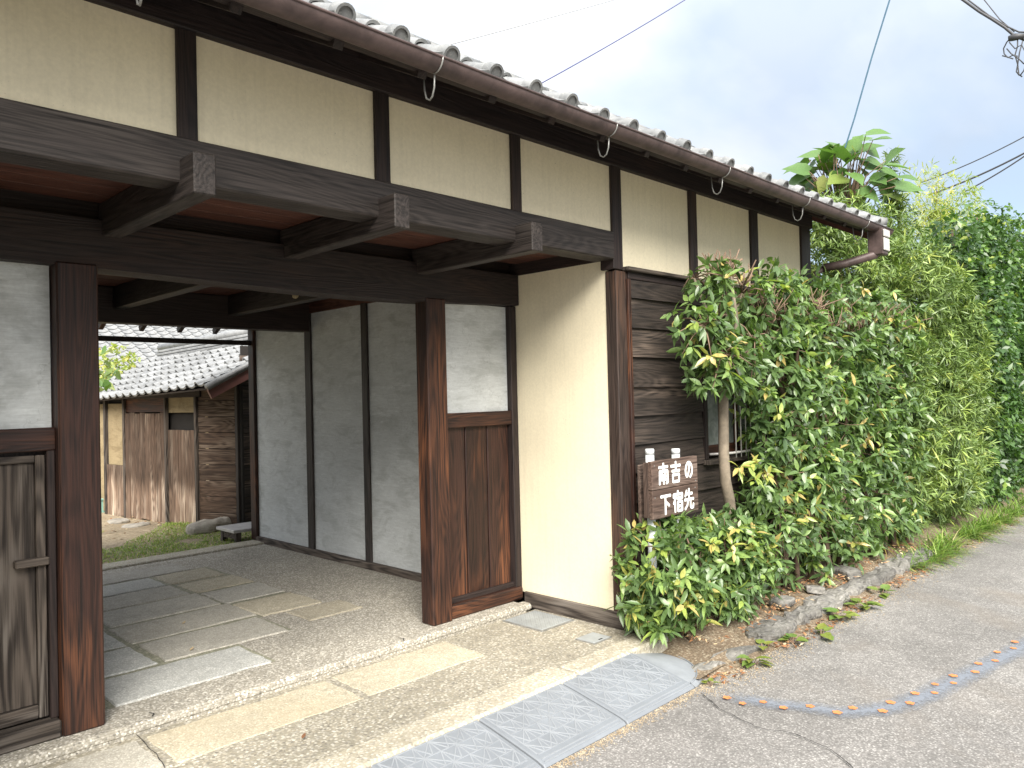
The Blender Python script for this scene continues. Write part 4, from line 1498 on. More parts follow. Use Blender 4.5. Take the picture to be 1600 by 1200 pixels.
# slender tree with bare grey trunk
tr = thing('slender_tree', (5.42, 3.04, -.09), 'slender small tree with bare grey trunk and leafy head beside the window', 'tree')
tb = [(5.46, 3.04, -.12), (5.475, 3.04, .35), (5.475, 3.03, .60), (5.44, 3.02, .74), (5.37, 3.01, .90), (5.355, 3.01, 1.1), (5.385, 3.02, 1.4), (5.40, 3.02, 1.65)]
tubes('trunk', tr, [(tb, [.048, .046, .043, .042, .041, .040, .039, .036])], M_TRUNK, 12)
br = []
base = Vector((5.40, 3.02, 1.60))
for tip in ((5.12, 2.90, 2.10), (4.85, 2.85, 2.05), (5.32, 2.98, 2.50), (5.60, 2.95, 2.35), (5.22, 2.85, 2.55), (4.98, 3.0, 2.42), (5.02, 2.8, 1.85), (5.50, 2.8, 1.95)):
    tip = Vector(tip)
    mid = base.lerp(tip, .5)+Vector((RNG.normal(0, .03), RNG.normal(0, .03), .03))
    br.append(([base, mid, tip], [.024, .016, .009]))
tubes('branch', tr, br, M_TRUNK, 7)
lv = Leaves()
for c, r, n in (((4.95, 2.88, 2.02), (.34, .22, .24), 62), ((5.10, 2.90, 2.36), (.26, .2, .22), 34), ((5.36, 2.84, 1.80), (.30, .18, .20), 70), ((4.95, 2.86, 1.72), (.22, .16, .14), 26), ((5.58, 2.90, 2.15), (.26, .2, .35), 48)):
    P, A = blob_points(n, c, r, .75)
    ax = unit(A*np.array([1, 1, .4])+np.array([0, 0, .2])+RNG.normal(0, .3, P.shape))
    tint = np.clip(.42+RNG.normal(0, .12, len(P))+(RNG.uniform(0, 1, len(P)) < .06)*.35, .02, .95)
    clusters(lv, P, ax, 7, .120, .041, 1.1, .55, tint)
    tl = []
    for i in range(0, len(P), 2):
        q = Vector(P[i])
        e = min(br, key=lambda b: (b[0][2]-q).length)[0][2]
        tl.append(([e, e.lerp(q, .5)+Vector((0, 0, .03)), q], [.007, .005, .003]))
    tubes('twigs', tr, tl, M_TWIG, 4)['kind'] = 'stuff'
split_foliage(lv.pack(), T_BROAD, 'broad', L_BROAD, tr, 300)
bl = []
for _ in range(13):
    hub = Vector((5.30+RNG.normal(0, .09), 2.95+RNG.normal(0, .06), 2.42+RNG.normal(0, .03)))
    for q in range(7):
        tip = hub+Vector((RNG.normal(.03, .08), RNG.normal(0, .07), RNG.uniform(.06, .2)))
        bl.append(([hub, hub.lerp(tip, .5)+Vector(RNG.normal(0, .01, 3)), tip], [.008, .006, .004]))
tubes('pruned_twigs', tr, bl, M_TWIG, 5)['kind'] = 'stuff'

HG = 'tall clipped shrubs of the roadside hedge'
HOBJ = []
hedge = [(6.12, 2.92, 'tall hedge shrub half covering the barred window'),
         (6.72, 2.90, 'tall hedge shrub with bare pruned twigs before the weatherboards'),
         (7.35, 2.90, 'tall hedge shrub below the slanting downpipe'),
         (8.0, 2.86, 'tall hedge shrub past the end of the gate house'),
         (8.60, 2.84, 'tall hedge shrub touching the narrow-leaved trees')]
for i, (x, y, lab) in enumerate(hedge):
    for part_ in (0,):
        h_ = shrub('hedge_shrub', x, y, (x, y, 1.29), (.42, .26, 1.27), [(x-.12, y, .03, (-.2, 0)), (x+.08, y+.03, .034, (.15, 0)), (x+.2, y-.03, .024, (.25, .02))], lab, 'shrub', 780, ntop=15, group=HG,
              shell=.62, k=7, length=.122, width=.041, tint0=.42, fine_yellow=.06, droop=.5, singles=240 if i == 0 else 300)
        HOBJ.append(h_)


def accent(parent, spots, tint, length=.10, width=.034, k=8, droop=.55):
    # fresh shoots: pale young leaf whorls at given tips
    lv = Leaves()
    C = np.array([p for p, _ in spots]); A = np.array([a for _, a in spots])
    clusters(lv, C, A, k, length, width, 1.0, droop, np.full(len(C), tint))
    pk = lv.pack()
    single_leaves(pk, range(len(pk[0])), T_BROAD, 'broad', L_BROAD, parent, 'young_leaf')


def mass(name, label, cat, blobs, tmpl, mat, k, length, width, spread, droop, tint0, tvar, trunk, tr_r=.07, group=None, yellow=.08, up=.6, crown='crown', extra=None):
    base = blobs[0][0]
    t = thing(name, (trunk[0], trunk[1], -.1), label, cat, group)
    lines = []
    for (c, r, n, sh) in blobs:
        b = Vector((trunk[0]+RNG.normal(0, .05), trunk[1]+RNG.normal(0, .05), -.15))
        tp = Vector((c[0], c[1], c[2]+r[2]*.6))
        md = b.lerp(tp, .5)+Vector((RNG.normal(0, .06), RNG.normal(0, .06), 0))
        lines.append(([b, md, tp], [tr_r, tr_r*.7, tr_r*.2]))
    tubes('trunk', t, lines, M_STEM, 7)
    lv = Leaves()
    for (c, r, n, sh) in blobs:
        P, A = blob_points(n, c, r, sh)
        keep = P[:, 2] > -.05
        P, A = P[keep], A[keep]
        ax = unit(A*np.array([1, 1, .5])+np.array([0, 0, .45])+RNG.normal(0, .35, P.shape))
        lump = np.array([mnoise.noise(Vector(p)*2.1) for p in P])
        tint = np.clip(tint0+lump*.22+RNG.normal(0, tvar, len(P))+(RNG.uniform(0, 1, len(P)) < yellow)*.35, .02, .98)
        clusters(lv, P, ax, k, length, width, spread, droop, tint, up)
    foliage(crown, lv.pack(), tmpl, mat, t, kind='stuff')
    return t


def spots_at(pix, yp, n, spread):
    out = []
    for (px, py) in pix:
        c = at(px, py, 1, yp)
        for _ in range(n):
            out.append((c+RNG.normal(0, spread, 3)*np.array([1, .5, 1]), np.array([-.3, -.9, .25])+RNG.normal(0, .2, 3)))
    return out


accent(LOW_A, spots_at([(1065, 900), (1075, 940)], 2.74, 1, .02), .93, .12, .04, 6)
accent(LOW_B, spots_at([(1150, 832), (1120, 850), (1175, 860)], 2.72, 2, .03), .88)
accent(HOBJ[0], spots_at([(1165, 728), (1185, 722), (1205, 740), (1180, 745)], 2.72, 1, .03), .86)
accent(HOBJ[0], spots_at([(1205, 850), (1250, 770)], 2.66, 1, .03), .80)


PG = 'narrow-leaved evergreen trees past the gate house'
mass('podocarpus_tree', 'narrow-leaved evergreen tree rising behind the gutter end', 'tree',
     [((9.15, 3.15, 1.15), (.62, .58, 1.2), 1500, .4), ((9.25, 3.55, 2.85), (.7, .6, .62), 800, .5), ((9.0, 3.6, 3.5), (.5, .45, .35), 260, .8)], T_NARROW, L_NARROW, 11, .135, .016, .8, .3, .42, .17, (9.1, 3.3), group=PG)
mass('podocarpus_tree', 'narrow-leaved evergreen tree drooping over the grass tufts', 'tree',
     [((10.15, 3.05, 1.1), (.72, .58, 1.2), 1500, .4), ((10.1, 3.25, 2.75), (.75, .6, .62), 800, .5), ((10.2, 3.6, 3.5), (.45, .4, .4), 220, .8)], T_NARROW, L_NARROW, 11, .14, .016, .8, .35, .42, .17, (10.1, 3.2), group=PG)
mass('podocarpus_tree', 'narrow-leaved evergreen tree with a thin upright leader', 'tree',
     [((11.0, 3.1, 1.5), (.7, .6, 1.6), 1500, .4), ((11.0, 3.6, 3.5), (.45, .4, .55), 260, .8), ((11.1, 3.58, 4.15), (.16, .16, .55), 70, .9)], T_NARROW, L_NARROW, 11, .14, .016, .8, .35, .40, .17, (11.0, 3.2), group=PG)
DG = 'dark glossy hedge trees along the lane'
for i, (x, yc, h, lab) in enumerate(((12.1, 3.05, 3.5, 'dark glossy hedge tree beside the thin-leader evergreen'), (13.4, 3.05, 3.9, 'dark glossy hedge tree second past the narrow-leaved trees'), (14.8, 3.05, 3.9, 'dark glossy hedge tree third past the narrow-leaved trees'), (16.3, 3.1, 4.0, 'dark glossy hedge tree farthest along the lane'))):
    mass('hedge_tree', lab, 'tree', [((x, yc, h*.46), (.80, .62, h*.5), 2100, .35), ((x, yc+.1, h*.98), (.7, .5, .55), 260, .9)], T_DIAMOND, L_DARK, 6, .115, .056, 1.1, .45, .38, .15, (x, yc), group=DG, yellow=.07)
mass('bamboo_clump', 'sparse yellow-green bamboo rising above the dark hedge', 'bamboo',
     [((15.6, 4.3, 4.7), (.9, .7, .9), 420, .95), ((16.4, 4.3, 4.4), (.9, .7, .9), 300, .95), ((14.9, 4.1, 4.0), (.6, .5, .6), 160, .95)], T_NARROW, L_YELLOW, 7, .16, .018, .9, .3, .45, .2, (15.6, 4.3), .03)
mass('bushy_shrub', 'loose pale shrub glimpsed under the eave end of the gate house', 'shrub',
     [((9.6, 5.6, 1.6), (.8, .9, 1.7), 900, .5)], T_NARROW, L_NARROW, 12, .12, .013, .9, .15, .6, .15, (9.6, 5.6))

# big-leaved tree behind the narrow-leaved ones
pt = thing('paulownia_tree', (10.7, 4.4, -.1), 'tree with huge heart-shaped leaves rising behind the roof end', 'tree')
tk = [(10.7, 4.4, -.15), (10.65, 4.35, 1.6), (10.55, 4.2, 3.2), (10.5, 4.1, 4.2)]
tubes('trunk', pt, [(tk, [.09, .075, .055, .03])], M_TRUNK, 9)
lv = Leaves()
pet = []
for k, (px, py, sz, tn) in enumerate(((1245, 262, 1.1, .4), (1262, 240, 1.0, .5), (1275, 262, 1.1, .3), (1290, 232, .95, .4), (1255, 278, 1.0, .5), (1300, 258, 1.1, .25), (1318, 236, 1.0, .35), (1335, 222, .95, .5), (1352, 214, .9, .55), (1371, 205, .95, .55), (1360, 228, 1.0, .35), (1378, 214, .8, .4), (1345, 246, 1.0, .4), (1325, 262, 1.0, .5), (1308, 278, 1.0, .8), (1285, 284, 1.1, .85), (1270, 296, 1.0, .6), (1395, 240, .95, .45), (1402, 256, 1.05, .5), (1392, 268, .95, .4), (1420, 276, .8, .35), (1368, 258, .9, .5), (1340, 276, .9, .5), (1318, 290, .9, .6), (1380, 284, .9, .4), (1240, 282, .9, .4), (1300, 222, .8, .45))):
    p = at(px, py, 0, 10.2+(k*37 % 11)*.07)
    ctr = np.array([10.5, 4.05, 4.15])
    d = unit((p-ctr)*np.array([1, 1, .6]))
    d = unit(d+np.array([0, 0, -.45])+RNG.normal(0, .2, 3))
    up = unit(np.array([-.45, -.5, .8])+RNG.normal(0, .22, 3))
    nn = unit(up-d*np.dot(up, d))
    L = .30*sz
    lv.add([p-d*L*.5], [d], [nn], [L], [L*.95], [.35], [tn])
    pet.append(([ctr+np.array([0, 0, -.5]), (ctr+p)/2, p-d*L*.5], [.012, .008, .005]))
for k in range(34):
    px, py = RNG.uniform(1235, 1425), RNG.uniform(235, 310)
    p = at(px, py, 0, 10.3+RNG.uniform(0, .8))
    d = unit((p-ctr)*np.array([1, 1, .3])+np.array([0, 0, -.35])+RNG.normal(0, .25, 3))
    up = unit(np.array([-.5, -.5, .75])+RNG.normal(0, .3, 3))
    nn = unit(up-d*np.dot(up, d))
    L = .27*RNG.uniform(.7, 1.2)
    lv.add([p-d*L*.5], [d], [nn], [L], [L*.95], [.4], [np.clip(RNG.normal(.45, .2), 0, 1)])
    pet.append(([ctr+np.array([0, 0, -.6]), (ctr+p)/2, p-d*L*.5], [.010, .007, .004]))
tubes('leaf_stalks', pt, pet, M_TWIG, 5)
pk = lv.pack()
single_leaves(pk, range(len(pk[0])), T_HEART, 'heart', L_BIG, pt)

# grass tufts along the lane
def tuft(x, y, n, ln, label, spread=1.0):
    t = thing('grass_tuft', (x, y, -.17), label, 'grass', 'grass tufts along the lane')
    a = RNG.uniform(0, 6.28, n)
    el = RNG.uniform(.35, 1.25, n)
    D = np.stack([np.cos(a)*np.cos(el), np.sin(a)*np.cos(el)-.25, np.sin(el)], 1)
    D = unit(D)
    upv = np.array([[0, 0, 1.0]])
    Nn = unit(upv-D*D[:, 2:3]+RNG.normal(0, .05, (n, 3)))
    P = np.stack([x+RNG.normal(0, .09*spread, n), y+RNG.normal(0, .06*spread, n), np.full(n, -.16)], 1)
    pk = [P, D, Nn, ln*RNG.uniform(.6, 1.15, n), np.full(n, .0085), RNG.uniform(.7, 1.5, n), np.clip(RNG.normal(.5, .2, n), 0, 1)]
    tv = np.array([(-.5, 0, 0), (.5, 0, 0), (-.5, .35, 0), (.5, .35, 0), (-.42, .7, 0), (.42, .7, 0), (0, 1, 0)], float)
    foliage('blades', pk, (tv, [(0, 1, 3, 2), (2, 3, 5, 4), (4, 5, 6)]), L_GRASS, t, kind='stuff')


for i, (x, y, n, ln, lab) in enumerate(((8.05, 2.55, 120, .24, 'grass tuft at the end of the kerb stones'), (8.5, 2.50, 170, .28, 'grass tuft spilling over among red fallen leaves'), (8.95, 2.52, 190, .30, 'grass tuft second from the end of the kerb stones'), (9.4, 2.62, 120, .26, 'grass tuft between the leaf litter and the lane bend'), (10.0, 2.55, 200, .34, 'thick grass tuft under the drooping narrow-leaved tree'), (10.6, 2.52, 200, .34, 'thick grass tuft past the drooping narrow-leaved tree'), (11.3, 2.52, 200, .34, 'thick grass tuft before the dark glossy hedge'), (12.1, 2.52, 180, .34, 'grass tuft at the foot of the dark glossy hedge'), (13.0, 2.52, 180, .34, 'grass tuft far along the dark glossy hedge'))):
    tuft(x, y, n, ln, lab)

# small weeds at the kerb
for i, (px, py, n, s, lab) in enumerate(((1176, 1032, 7, .055, 'round-leaved weed sprouting by the ramp end of the kerb'), (1192, 1010, 5, .05, 'tiny round-leaved weed on top of the kerb stones'), (1240, 1000, 6, .05, 'small weed below the second kerb stone'), (1283, 990, 6, .06, 'small broad weed flattened beside the lane'), (1313, 962, 8, .065, 'bright weed growing among orange leaf litter'), (1347, 945, 9, .065, 'leafy weed at the middle of the kerb'), (1110, 1065, 5, .03, 'tiny weed beside the rounded ramp end'), (1378, 925, 8, .06, 'leafy weed near the grass tufts'))):
    s *= 1.35
    p = at(px, py, 2, -.15)
    t = thing('weed', (p[0], p[1], -.178), lab, 'weed', 'weeds along the kerb')
    a = RNG.uniform(0, 6.28, n)
    el = RNG.uniform(.35, 1.15, n)
    D = unit(np.stack([np.cos(a)*np.cos(el), np.sin(a)*np.cos(el), np.sin(el)], 1))
    P = np.stack([np.full(n, p[0]), np.full(n, p[1]), np.full(n, -.175)], 1)+D*s*.7
    D2 = unit(D*np.array([1, 1, .2]))
    Nn = unit(np.array([[0, 0, 1.0]])-D2*D2[:, 2:3]+RNG.normal(0, .15, (n, 3)))
    pk = [P, D2, Nn, s*RNG.uniform(.8, 1.3, n), s*RNG.uniform(.7, 1.0, n), np.full(n, .3), np.clip(RNG.normal(.8, .12, n), 0, 1)]
    tubes('stalks', t, [([(p[0], p[1], -.18), tuple(q)], .0022) for q in P], M_TWIG, 4)
    single_leaves(pk, range(n), T_HEART, 'heart', L_BIG, t)

# leaf litter
def litter(name, label, xs, ys, n, z, size, tm=.5):
    P = np.stack([RNG.uniform(*xs, n), ys[0]+(ys[1]-ys[0])*RNG.beta(1.6, 2.2, n), np.full(n, z)+RNG.uniform(.004, .02, n)], 1)
    keep = np.array([mnoise.noise(Vector((p[0]*2.2, p[1]*6, 5))) > -.15 for p in P])
    P = P[keep]; n = len(P)
    a = RNG.uniform(0, 6.28, n)
    D = unit(np.stack([np.cos(a), np.sin(a), RNG.normal(0, .18, n)], 1))
    Nn = unit(np.array([[0, 0, 1.0]])-D*D[:, 2:3]+RNG.normal(0, .3, (n, 3)))
    pk = [P, D, Nn, size*RNG.uniform(.5, 1.25, n), size*RNG.uniform(.25, .5, n), RNG.uniform(-.4, .6, n), np.clip(RNG.normal(tm, .25, n), 0, 1)]
    o = foliage(name, pk, T_DIAMOND, L_DEAD)
    return tag(o, label, 'leaves', kind='stuff')


def grains(name, label, pts_fun, n, size):
    P = np.array([pts_fun() for _ in range(n)])
    m = len(P)
    sz = size*RNG.uniform(.5, 1.4, (m, 1, 1))
    tet = np.array([(1, 0, -.3), (-.5, .87, -.3), (-.5, -.87, -.3), (0, 0, .7)])
    a = RNG.uniform(0, 6.28, m)
    rot = np.stack([np.stack([np.cos(a), -np.sin(a), 0*a], 1), np.stack([np.sin(a), np.cos(a), 0*a], 1), np.stack([0*a, 0*a, 1+0*a], 1)], 1)
    V = np.einsum('mij,kj->mki', rot, tet)*sz+P[:, None]
    F = [(4*i+x, 4*i+y, 4*i+w) for i in range(m) for x, y, w in ((0, 1, 3), (1, 2, 3), (2, 0, 3))]
    o = place(name, mesh(name, V.reshape(-1, 3), F, M_SANDG), (0, 0, 0))
    return tag(o, label, 'sand', kind='stuff')


M_SANDG = aggregate('sand_grain', [(0.34, 0.27, 0.185), (0.42, 0.36, 0.27), (0.25, 0.19, 0.125)], (0.32, 0.26, 0.18), 40)
grains('sand_grains', 'tan sand washed along the kerb edge', lambda: (RNG.uniform(4.0, 12), 2.47-abs(RNG.normal(0, .10)), ROADZ+.004), 7000, .0042)
grains('sand_grains', 'tan sand along the foot of the rubber ramp', lambda: (RNG.uniform(1.3, 4.2), 2.495-abs(RNG.normal(0, .035)), ROADZ+.004), 3000, .0042)
litter('fallen_leaves', 'brown leaf litter gathered along the kerb', (4.2, 14), (2.34, 2.60), 1700, -.176, .045, .42)
litter('fallen_leaves', 'dry leaf litter on the planting bed', (4.5, 9), (2.6, 3.2), 1900, -.072, .042, .6)
lf = at(1262*.375, 800+945*.375, 2, -.05)
for px, py, lab, tn in ((472, 1154, 'single red fallen leaf on the pale apron band', .1), (285, 975, 'small pale dead leaf on a dark paving stone', .95), (297, 1016, 'pale curled dead leaf on the paving', .95)):
    p = at(px, py, 2, .018 if py < 1100 else -.045)
    pk = [np.array([p]), np.array([[.8, .6, .05]]), np.array([[0, 0, 1.0]]), np.array([.04]), np.array([.022]), np.array([-.5]), np.array([tn])]
    o = foliage('fallen_leaf', pk, T_BROAD, L_DEAD)
    tag(o, lab, 'leaf')

# ================================================================== COURTYARD
SH = thing('shed', (4.3, 10.6, -.05), 'low tiled shed with vertical planks beyond the gate passage', 'shed')
wc = np.array([4.294, 9.98]); wd = unit(np.array([3.996-4.294, 12.248-9.98]))
wrot = math.atan2(wd[1], wd[0])


def SB(name, s0, s1, z0, z1, mat, off=0.0, th=.03, parent=None, lean=0.0, bev=.003):
    s = (s0+s1)/2
    nrm = np.array([-wd[1], wd[0]])      # towards the camera side (-X)
    p = wc+wd*s+nrm*off
    o = place(name, box_mesh(abs(s1-s0), th, z1-z0, mat, bev), (p[0], p[1], (z0+z1)/2), parent or SH, (lean, 0, wrot))
    return o


SB('backing_wall', -.05, 3.6, -.05, 1.75, M_DARK, -.06, .03)
# door of vertical planks with dark gap and plaster above
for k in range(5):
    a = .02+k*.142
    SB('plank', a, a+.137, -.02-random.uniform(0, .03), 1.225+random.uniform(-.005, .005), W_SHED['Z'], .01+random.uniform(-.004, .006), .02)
SB('plaster_panel', .03, .72, 1.46, 1.68, M_SHEDPL, -.01, .03)
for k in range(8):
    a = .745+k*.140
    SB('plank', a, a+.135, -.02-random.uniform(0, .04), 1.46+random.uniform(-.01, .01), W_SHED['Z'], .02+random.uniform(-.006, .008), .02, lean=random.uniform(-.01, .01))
SB('dark_board', .745, 1.85, 1.47, 1.70, W_RED['X'], .0, .03)
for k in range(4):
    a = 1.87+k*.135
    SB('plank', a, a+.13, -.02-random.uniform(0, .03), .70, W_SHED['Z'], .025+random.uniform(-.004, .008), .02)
SB('plaster_panel', 1.90, 2.40, .70, 1.60, M_SHEDPL, -.005, .03)
SB('plaster_panel', 2.46, 3.6, .0, 1.60, M_SHEDPL, -.005, .03)
for s, w in ((-.02, .05), (.725, .04), (1.865, .045), (2.43, .06)):
    SB('post', s-w/2, s+w/2, -.05, 1.66, W_GREY['Z'], .03, .05, lean=.0)
SB('head_beam', -.1, 3.6, 1.66, 1.74, W_DARK['X'], .0, .06)
SB('backing_wall', -.75, 0, -.05, 1.85, M_DARK, -.16, .03)
box('backing_wall', SH, 4.6, 7.1, 9.36, 9.39, -.05, 2.3, M_DARK, 0)
# weatherboarded bay
c1 = np.array([4.532, 9.34]); cd = unit(c1-wc); crot = math.atan2(cd[1], cd[0]); cl = float(np.linalg.norm(c1-wc))
for k in range(9):
    z0 = -.03+k*.205
    mid_ = wc+cd*(cl/2)
    place('weatherboard', box_mesh(cl-.03, .02, .20, W_SHED['X'], .004), (mid_[0]-.02, mid_[1], z0+.10), SH, (random.uniform(.03, .06), 0, crot))
box('corner_post', SH, c1[0]-.035, c1[0]+.04, c1[1]-.05, c1[1]+.03, -.05, 1.95, W_BEAM['Z'], .005)
for k in range(11):
    box('weatherboard', SH, c1[0]+.04, c1[0]+2.6, c1[1]-.01, c1[1]+.012, -.02+k*.2, .175+k*.2, W_CLAP['X'], .003, (-.04, 0, 0))
# roof
E0 = np.array([3.98, 9.0, 1.755]); E1 = np.array([3.70, 13.4, 1.62])
ev = unit(E1-E0); elen = float(np.linalg.norm(E1-E0))
hz = unit(np.array([-ev[1], ev[0], 0]))*-1      # towards +X
sp_ = 0.48
sv = unit(hz+np.array([0, 0, sp_]))
nv = np.cross(sv, ev)
nv = nv if nv[2] > 0 else -nv
sroof = place('roof', None, tuple(E0), SH)
tag(sroof, 'pale grey wavy tile roof of the shed')
st_me = tile_mesh('shed_tile', M_TILE2, w=.226, ln=.30, r=.034, th=.022, lift0=.045)
wv = -ev   # tile width axis chosen so the roll faces the viewer
Mr = Matrix((Vector(np.cross(sv, nv)), Vector(sv), Vector(nv))).transposed()
eul = Mr.to_euler()
rest2 = []
cnt = 0
for row_ in range(7):
    for c in range(19):
        p = E0+ev*(.12+c*.226)+sv*(row_*.235)+nv*.02
        # gentle sag
        p = p+np.array([0, 0, -.03*math.sin(math.pi*min(1, c/18))])
        o = place('roof_tile', st_me, tuple(p+RNG.normal(0, .002, 3)), sroof, tuple(eul))
quad('sheathing', sroof, [tuple(E0+ev*0-nv*.02), tuple(E1-nv*.02), tuple(E1+sv*1.66-nv*.02), tuple(E0+sv*1.66-nv*.02)], W_DARK['Y'])
R0 = E0+sv*1.66
for j, (w_, h_) in enumerate(((.17, .05), (.15, .05), (.13, .05))):
    q = R0+ev*(elen/2)+np.array([0, 0, .02+j*.052])
    place('ridge_course', box_mesh(elen, w_, h_-.006, M_TILE2, .01), tuple(q), sroof, (0, -math.asin(ev[2]), math.atan2(ev[1], ev[0])))
tubes('ridge_cap', sroof, [([tuple(R0+ev*t*elen+np.array([0, 0, .19])) for t in (0, .5, 1)], .065)], M_TILE2, 10)
# rear slope
sv2 = unit(hz+np.array([0, 0, -sp_]))
quad('rear_slope', sroof, [tuple(R0), tuple(R0+ev*elen), tuple(R0+ev*elen+sv2*1.6), tuple(R0+sv2*1.6)], M_TILE2)
q0, q1 = E0-ev*.02-nv*.005, E0+sv*1.72-ev*.02-nv*.005
quad('bargeboard', sroof, [tuple(q0-nv*.13), tuple(q1-nv*.13), tuple(q1), tuple(q0)], M_BARGE, .03)
tubes('verge_tile', sroof, [([tuple(q0+nv*.02), tuple(q1+nv*.03)], .045)], M_TILE2, 8)

# tiled house behind the shed
hb = thing('tiled_house', (5.6, 17.5, -.05), 'grey tiled house roof behind the shed ridge', 'house')
box('wall', hb, 3.0, 10.0, 16.6, 21, -.05, 2.2, M_SHEDPL, 0)
hroof = place('roof', None, (6.5, 18.8, 3.4), hb)
hp = .46
quad('roof_deck', hroof, [(2.2, 15.9, 1.98), (10.8, 15.9, 1.98), (10.8, 19.2, 1.98+3.3*hp), (2.2, 19.2, 1.98+3.3*hp)], M_TILE)
quad('roof_deck', hroof, [(10.8, 22.5, 1.98), (2.2, 22.5, 1.98), (2.2, 19.2, 1.98+3.3*hp), (10.8, 19.2, 1.98+3.3*hp)], M_TILE)
ins = []
ha = math.atan(hp)
for r_ in range(15):
    for c in range(32):
        y_ = 15.9+r_*.235*math.cos(ha)
        ins.append(((2.35+c*.265, y_, 1.98+(y_-15.9)*hp+.02), (ha, 0, 0)))
merged('roof_tiles', tile_mesh('house_tile', M_TILE2, w=.265, ln=.30, r=.04), ins, hroof)

mass('yellowing_shrub', 'yellowing loose shrub against the far house roof', 'shrub', [((4.75, 14.6, 1.9), (.55, .5, .75), 330, .7), ((4.5, 14.3, 1.1), (.6, .5, .8), 200, .7)], T_DIAMOND, L_YELLOW, 7, .085, .05, 1.0, .3, .5, .2, (4.7, 14.6), .03)
rb = thing('redbud_tree', (2.55, 10.0, -.05), 'bright green round-leaved branches reaching in front of the shed roof', 'tree')
tubes('trunk', rb, [([(2.35, 10.0, -.1), (2.4, 10.0, .9), (2.6, 10.0, 1.7), (2.9, 9.95, 2.0), (3.12, 9.9, 1.95)], [.035, .03, .022, .012, .006]), ([(2.6, 10.0, 1.7), (2.55, 10.1, 2.3), (2.7, 10.1, 2.6)], [.02, .014, .006])], M_STEM, 8)
lv = Leaves()
P = np.concatenate([RNG.normal((3.08, 9.9, 1.93), (.10, .12, .12), (34, 3)), RNG.normal((2.75, 10.0, 2.15), (.2, .2, .2), (60, 3))])
n = len(P)
a = RNG.uniform(0, 6.28, n)
D = unit(np.stack([np.cos(a), np.sin(a), np.full(n, -.7)], 1))
Nn = unit(np.array([[-.3, -.6, .8]])+RNG.normal(0, .3, (n, 3)))
Nn = unit(Nn-D*np.sum(Nn*D, 1, keepdims=True))
lv.add(P, D, Nn, RNG.uniform(.07, .12, n), RNG.uniform(.07, .11, n), RNG.uniform(.1, .4, n), np.clip(RNG.normal(.75, .18, n), 0, 1))
pk = lv.pack()
single_leaves(pk, range(n), T_HEART, 'heart', L_BIG, rb)

# yard grass, boulder, step, planter, flat stones
n = 26000
P = np.stack([RNG.uniform(1.4, 5.2, n), RNG.uniform(8.32, 10.6, n), np.full(n, -.05)], 1)
dens = np.array([mnoise.noise(Vector((p[0]*1.1, p[1]*1.3, 9))) for p in P])
P = P[dens > -.15+.16*(P[:, 1]-9.0)]
n = len(P)
P[:, 2] = np.array([-.03+.05*mnoise.noise(Vector((p[0]*1.3, p[1]*1.3, 3.3))) for p in P])-.004
a = RNG.uniform(0, 6.28, n); el = RNG.uniform(.5, 1.4, n)
D = np.stack([np.cos(a)*np.cos(el), np.sin(a)*np.cos(el), np.sin(el)], 1)
Nn = unit(np.array([[0, 0, 1.0]])-D*D[:, 2:3]+RNG.normal(0, .05, (n, 3)))
gp = [P, D, Nn, RNG.uniform(.02, .05, n), np.full(n, .008), RNG.uniform(.2, .9, n), np.clip(RNG.normal(.74, .17, n), 0, 1)]
tag(foliage('yard_grass', gp, T_NARROW, L_GRASS), 'short patchy grass in the courtyard', 'grass', kind='stuff')
litter('yard_litter', 'dry leaf litter in front of the shed planks', (2.0, 4.4), (9.6, 12.6), 500, -.03, .06, .65)
tag(rough_block('boulder', None, (4.25, 9.55, .03), (.62, .30, .19), M_ROCK, .05, 4, 6, .15, 5, 3), 'flat-topped pale boulder by the shed weatherboards', 'rock')
for k, (px, py) in enumerate(((213, 822), (185, 815))):
    p = at(px, py, 2, -.02)
    tag(rough_block('stepping_stone', None, (p[0], p[1], -.02), (.34, .26, .06), M_ROCK, .02, 5, 4, .4+k, 9+k, 4), ('flat stepping stone nearest the boulder', 'flat stepping stone nearest the teal planter')[k], 'stone')
stp = thing('wooden_step', (4.14, 8.62, -.03), 'low wooden step at the end of the passage wall', 'step')
box('step_top', stp, 4.0, 4.6, 8.40, 8.85, .10, .135, M_BOX, .004)
box('step_leg', stp, 4.04, 4.10, 8.42, 8.48, -.04, .099, W_GREY['Z'], .003)
box('step_leg', stp, 4.04, 4.10, 8.76, 8.82, -.04, .099, W_GREY['Z'], .003)
box('step_front', stp, 4.045, 4.065, 8.481, 8.759, .02, .09, W_GREY['X'], .003)
pl = thing('planter_box', (4.10, 12.75, -.04), 'teal plastic planter box against the cream wall', 'planter')
box('tub', pl, 3.84, 4.02, 12.55, 13.25, -.04, .15, M_TEAL, .012)
box('rim', pl, 3.825, 4.035, 12.535, 13.265, .15, .18, M_TEAL, .006)

# ================================================================== OVERHEAD WIRES
def wire(name, pts, rad, mat, label):
    o = tubes(name, None, [([tuple(p) for p in pts], rad)], mat, 6)
    return tag(o, label, 'wire')


def span(a, b, sag, n=14):
    a, b = np.array(a), np.array(b)
    return [a+(b-a)*t-np.array([0, 0, sag*4*t*(1-t)]) for t in np.linspace(0, 1, n)]


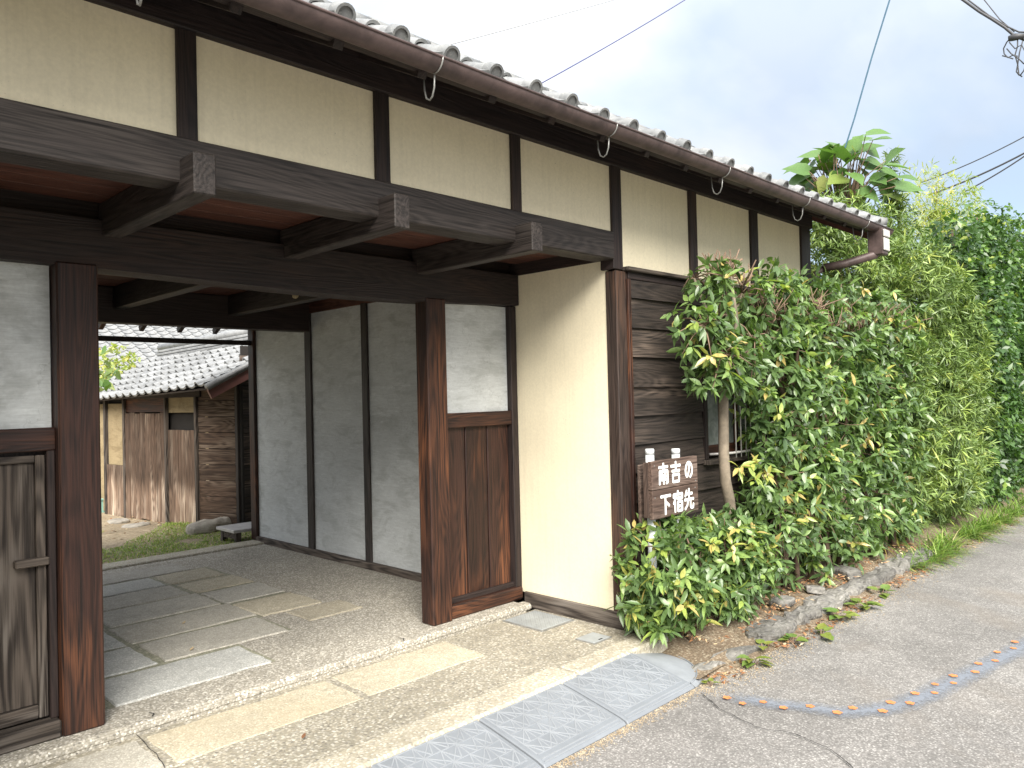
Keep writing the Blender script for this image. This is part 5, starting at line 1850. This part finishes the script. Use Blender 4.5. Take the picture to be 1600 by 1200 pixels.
wire('overhead_wire', span(at(690, 73, 1, 11), at(1180, -66, 1, 11), .05), .011, M_CABLE4, 'thin pale overhead wire above the roof ridge')
wire('overhead_wire', span(at(835, 136, 1, 8), at(1220, -100, 1, 8), .10), .010, M_CABLE2, 'indigo overhead wire rising steeply from the roof tiles')
wire('overhead_wire', [at(x, y, 0, 10.6) for x, y in ((1416, -90), (1390, 0), (1362, 90), (1335, 185), (1316, 245), (1290, 297), (1280, 315))], .011, M_CABLE3, 'teal cable dropping behind the big heart-shaped leaves')
wire('overhead_wire', span(at(1440, 285, 0, 26), at(1720, 142, 0, 26), .2), .016, M_CABLE, 'thin wire highest of three over the hedge trees')
wire('overhead_wire', span(at(1450, 305, 0, 26), at(1720, 168, 0, 26), .2), .026, M_CABLE, 'thick wire in the middle of three over the hedge trees')
wire('overhead_wire', span(at(1500, 303, 0, 26), at(1720, 150, 0, 26), .2), .02, M_CABLE, 'wire lowest of three over the hedge trees')
cb = thing('cable_bundle', tuple(at(1585, 55, 0, 11)), 'sagging bundle of telephone cables with a clamp and dangling loops', 'cable')
X_ = 11
lines = []
lines.append(([at(x, y, 0, X_) for x, y in ((900, -330), (1200, -180), (1440, -45), (1505, 0), (1530, 18), (1550, 30), (1570, 43), (1585, 56), (1600, 62), (1680, 66), (1760, 62))], .018))
lines.append(([at(x, y, 0, X_+.1) for x, y in ((900, -340), (1200, -190), (1450, -50), (1513, 0), (1545, 24), (1575, 42), (1592, 50), (1640, 52), (1760, 46))], .010))
lines.append(([at(x, y, 0, X_+.2) for x, y in ((1300, -330), (1420, -165), (1510, -40), (1538, 0), (1562, 30), (1585, 50))], .007))
tubes('cable', cb, lines, M_CABLE, 6)
loops = [[(1582, 56), (1573, 66), (1568, 76), (1569, 84), (1575, 90), (1583, 86), (1590, 88)], [(1590, 56), (1590, 72), (1586, 86), (1590, 100), (1592, 116), (1597, 120)], [(1598, 64), (1593, 82), (1590, 102), (1588, 112), (1593, 118)], [(1573, 76), (1580, 84), (1592, 92), (1600, 100)], [(1577, 66), (1586, 76), (1596, 70), (1606, 88), (1600, 110), (1594, 118)], [(1566, 87), (1574, 89), (1583, 92)]]
tubes('dangling_loop', cb, [([at(x, y, 0, X_-.05*i) for x, y in q], .0075) for i, q in enumerate(loops)], M_CABLE, 6)
c_ = at(1585, 58, 0, X_-.05)
tubes('clamp', cb, [([tuple(c_+np.array([0, .06, 0])), tuple(c_), tuple(c_+np.array([0, -.10, -.02]))], [.035, .045, .03])], M_CABLE, 8)
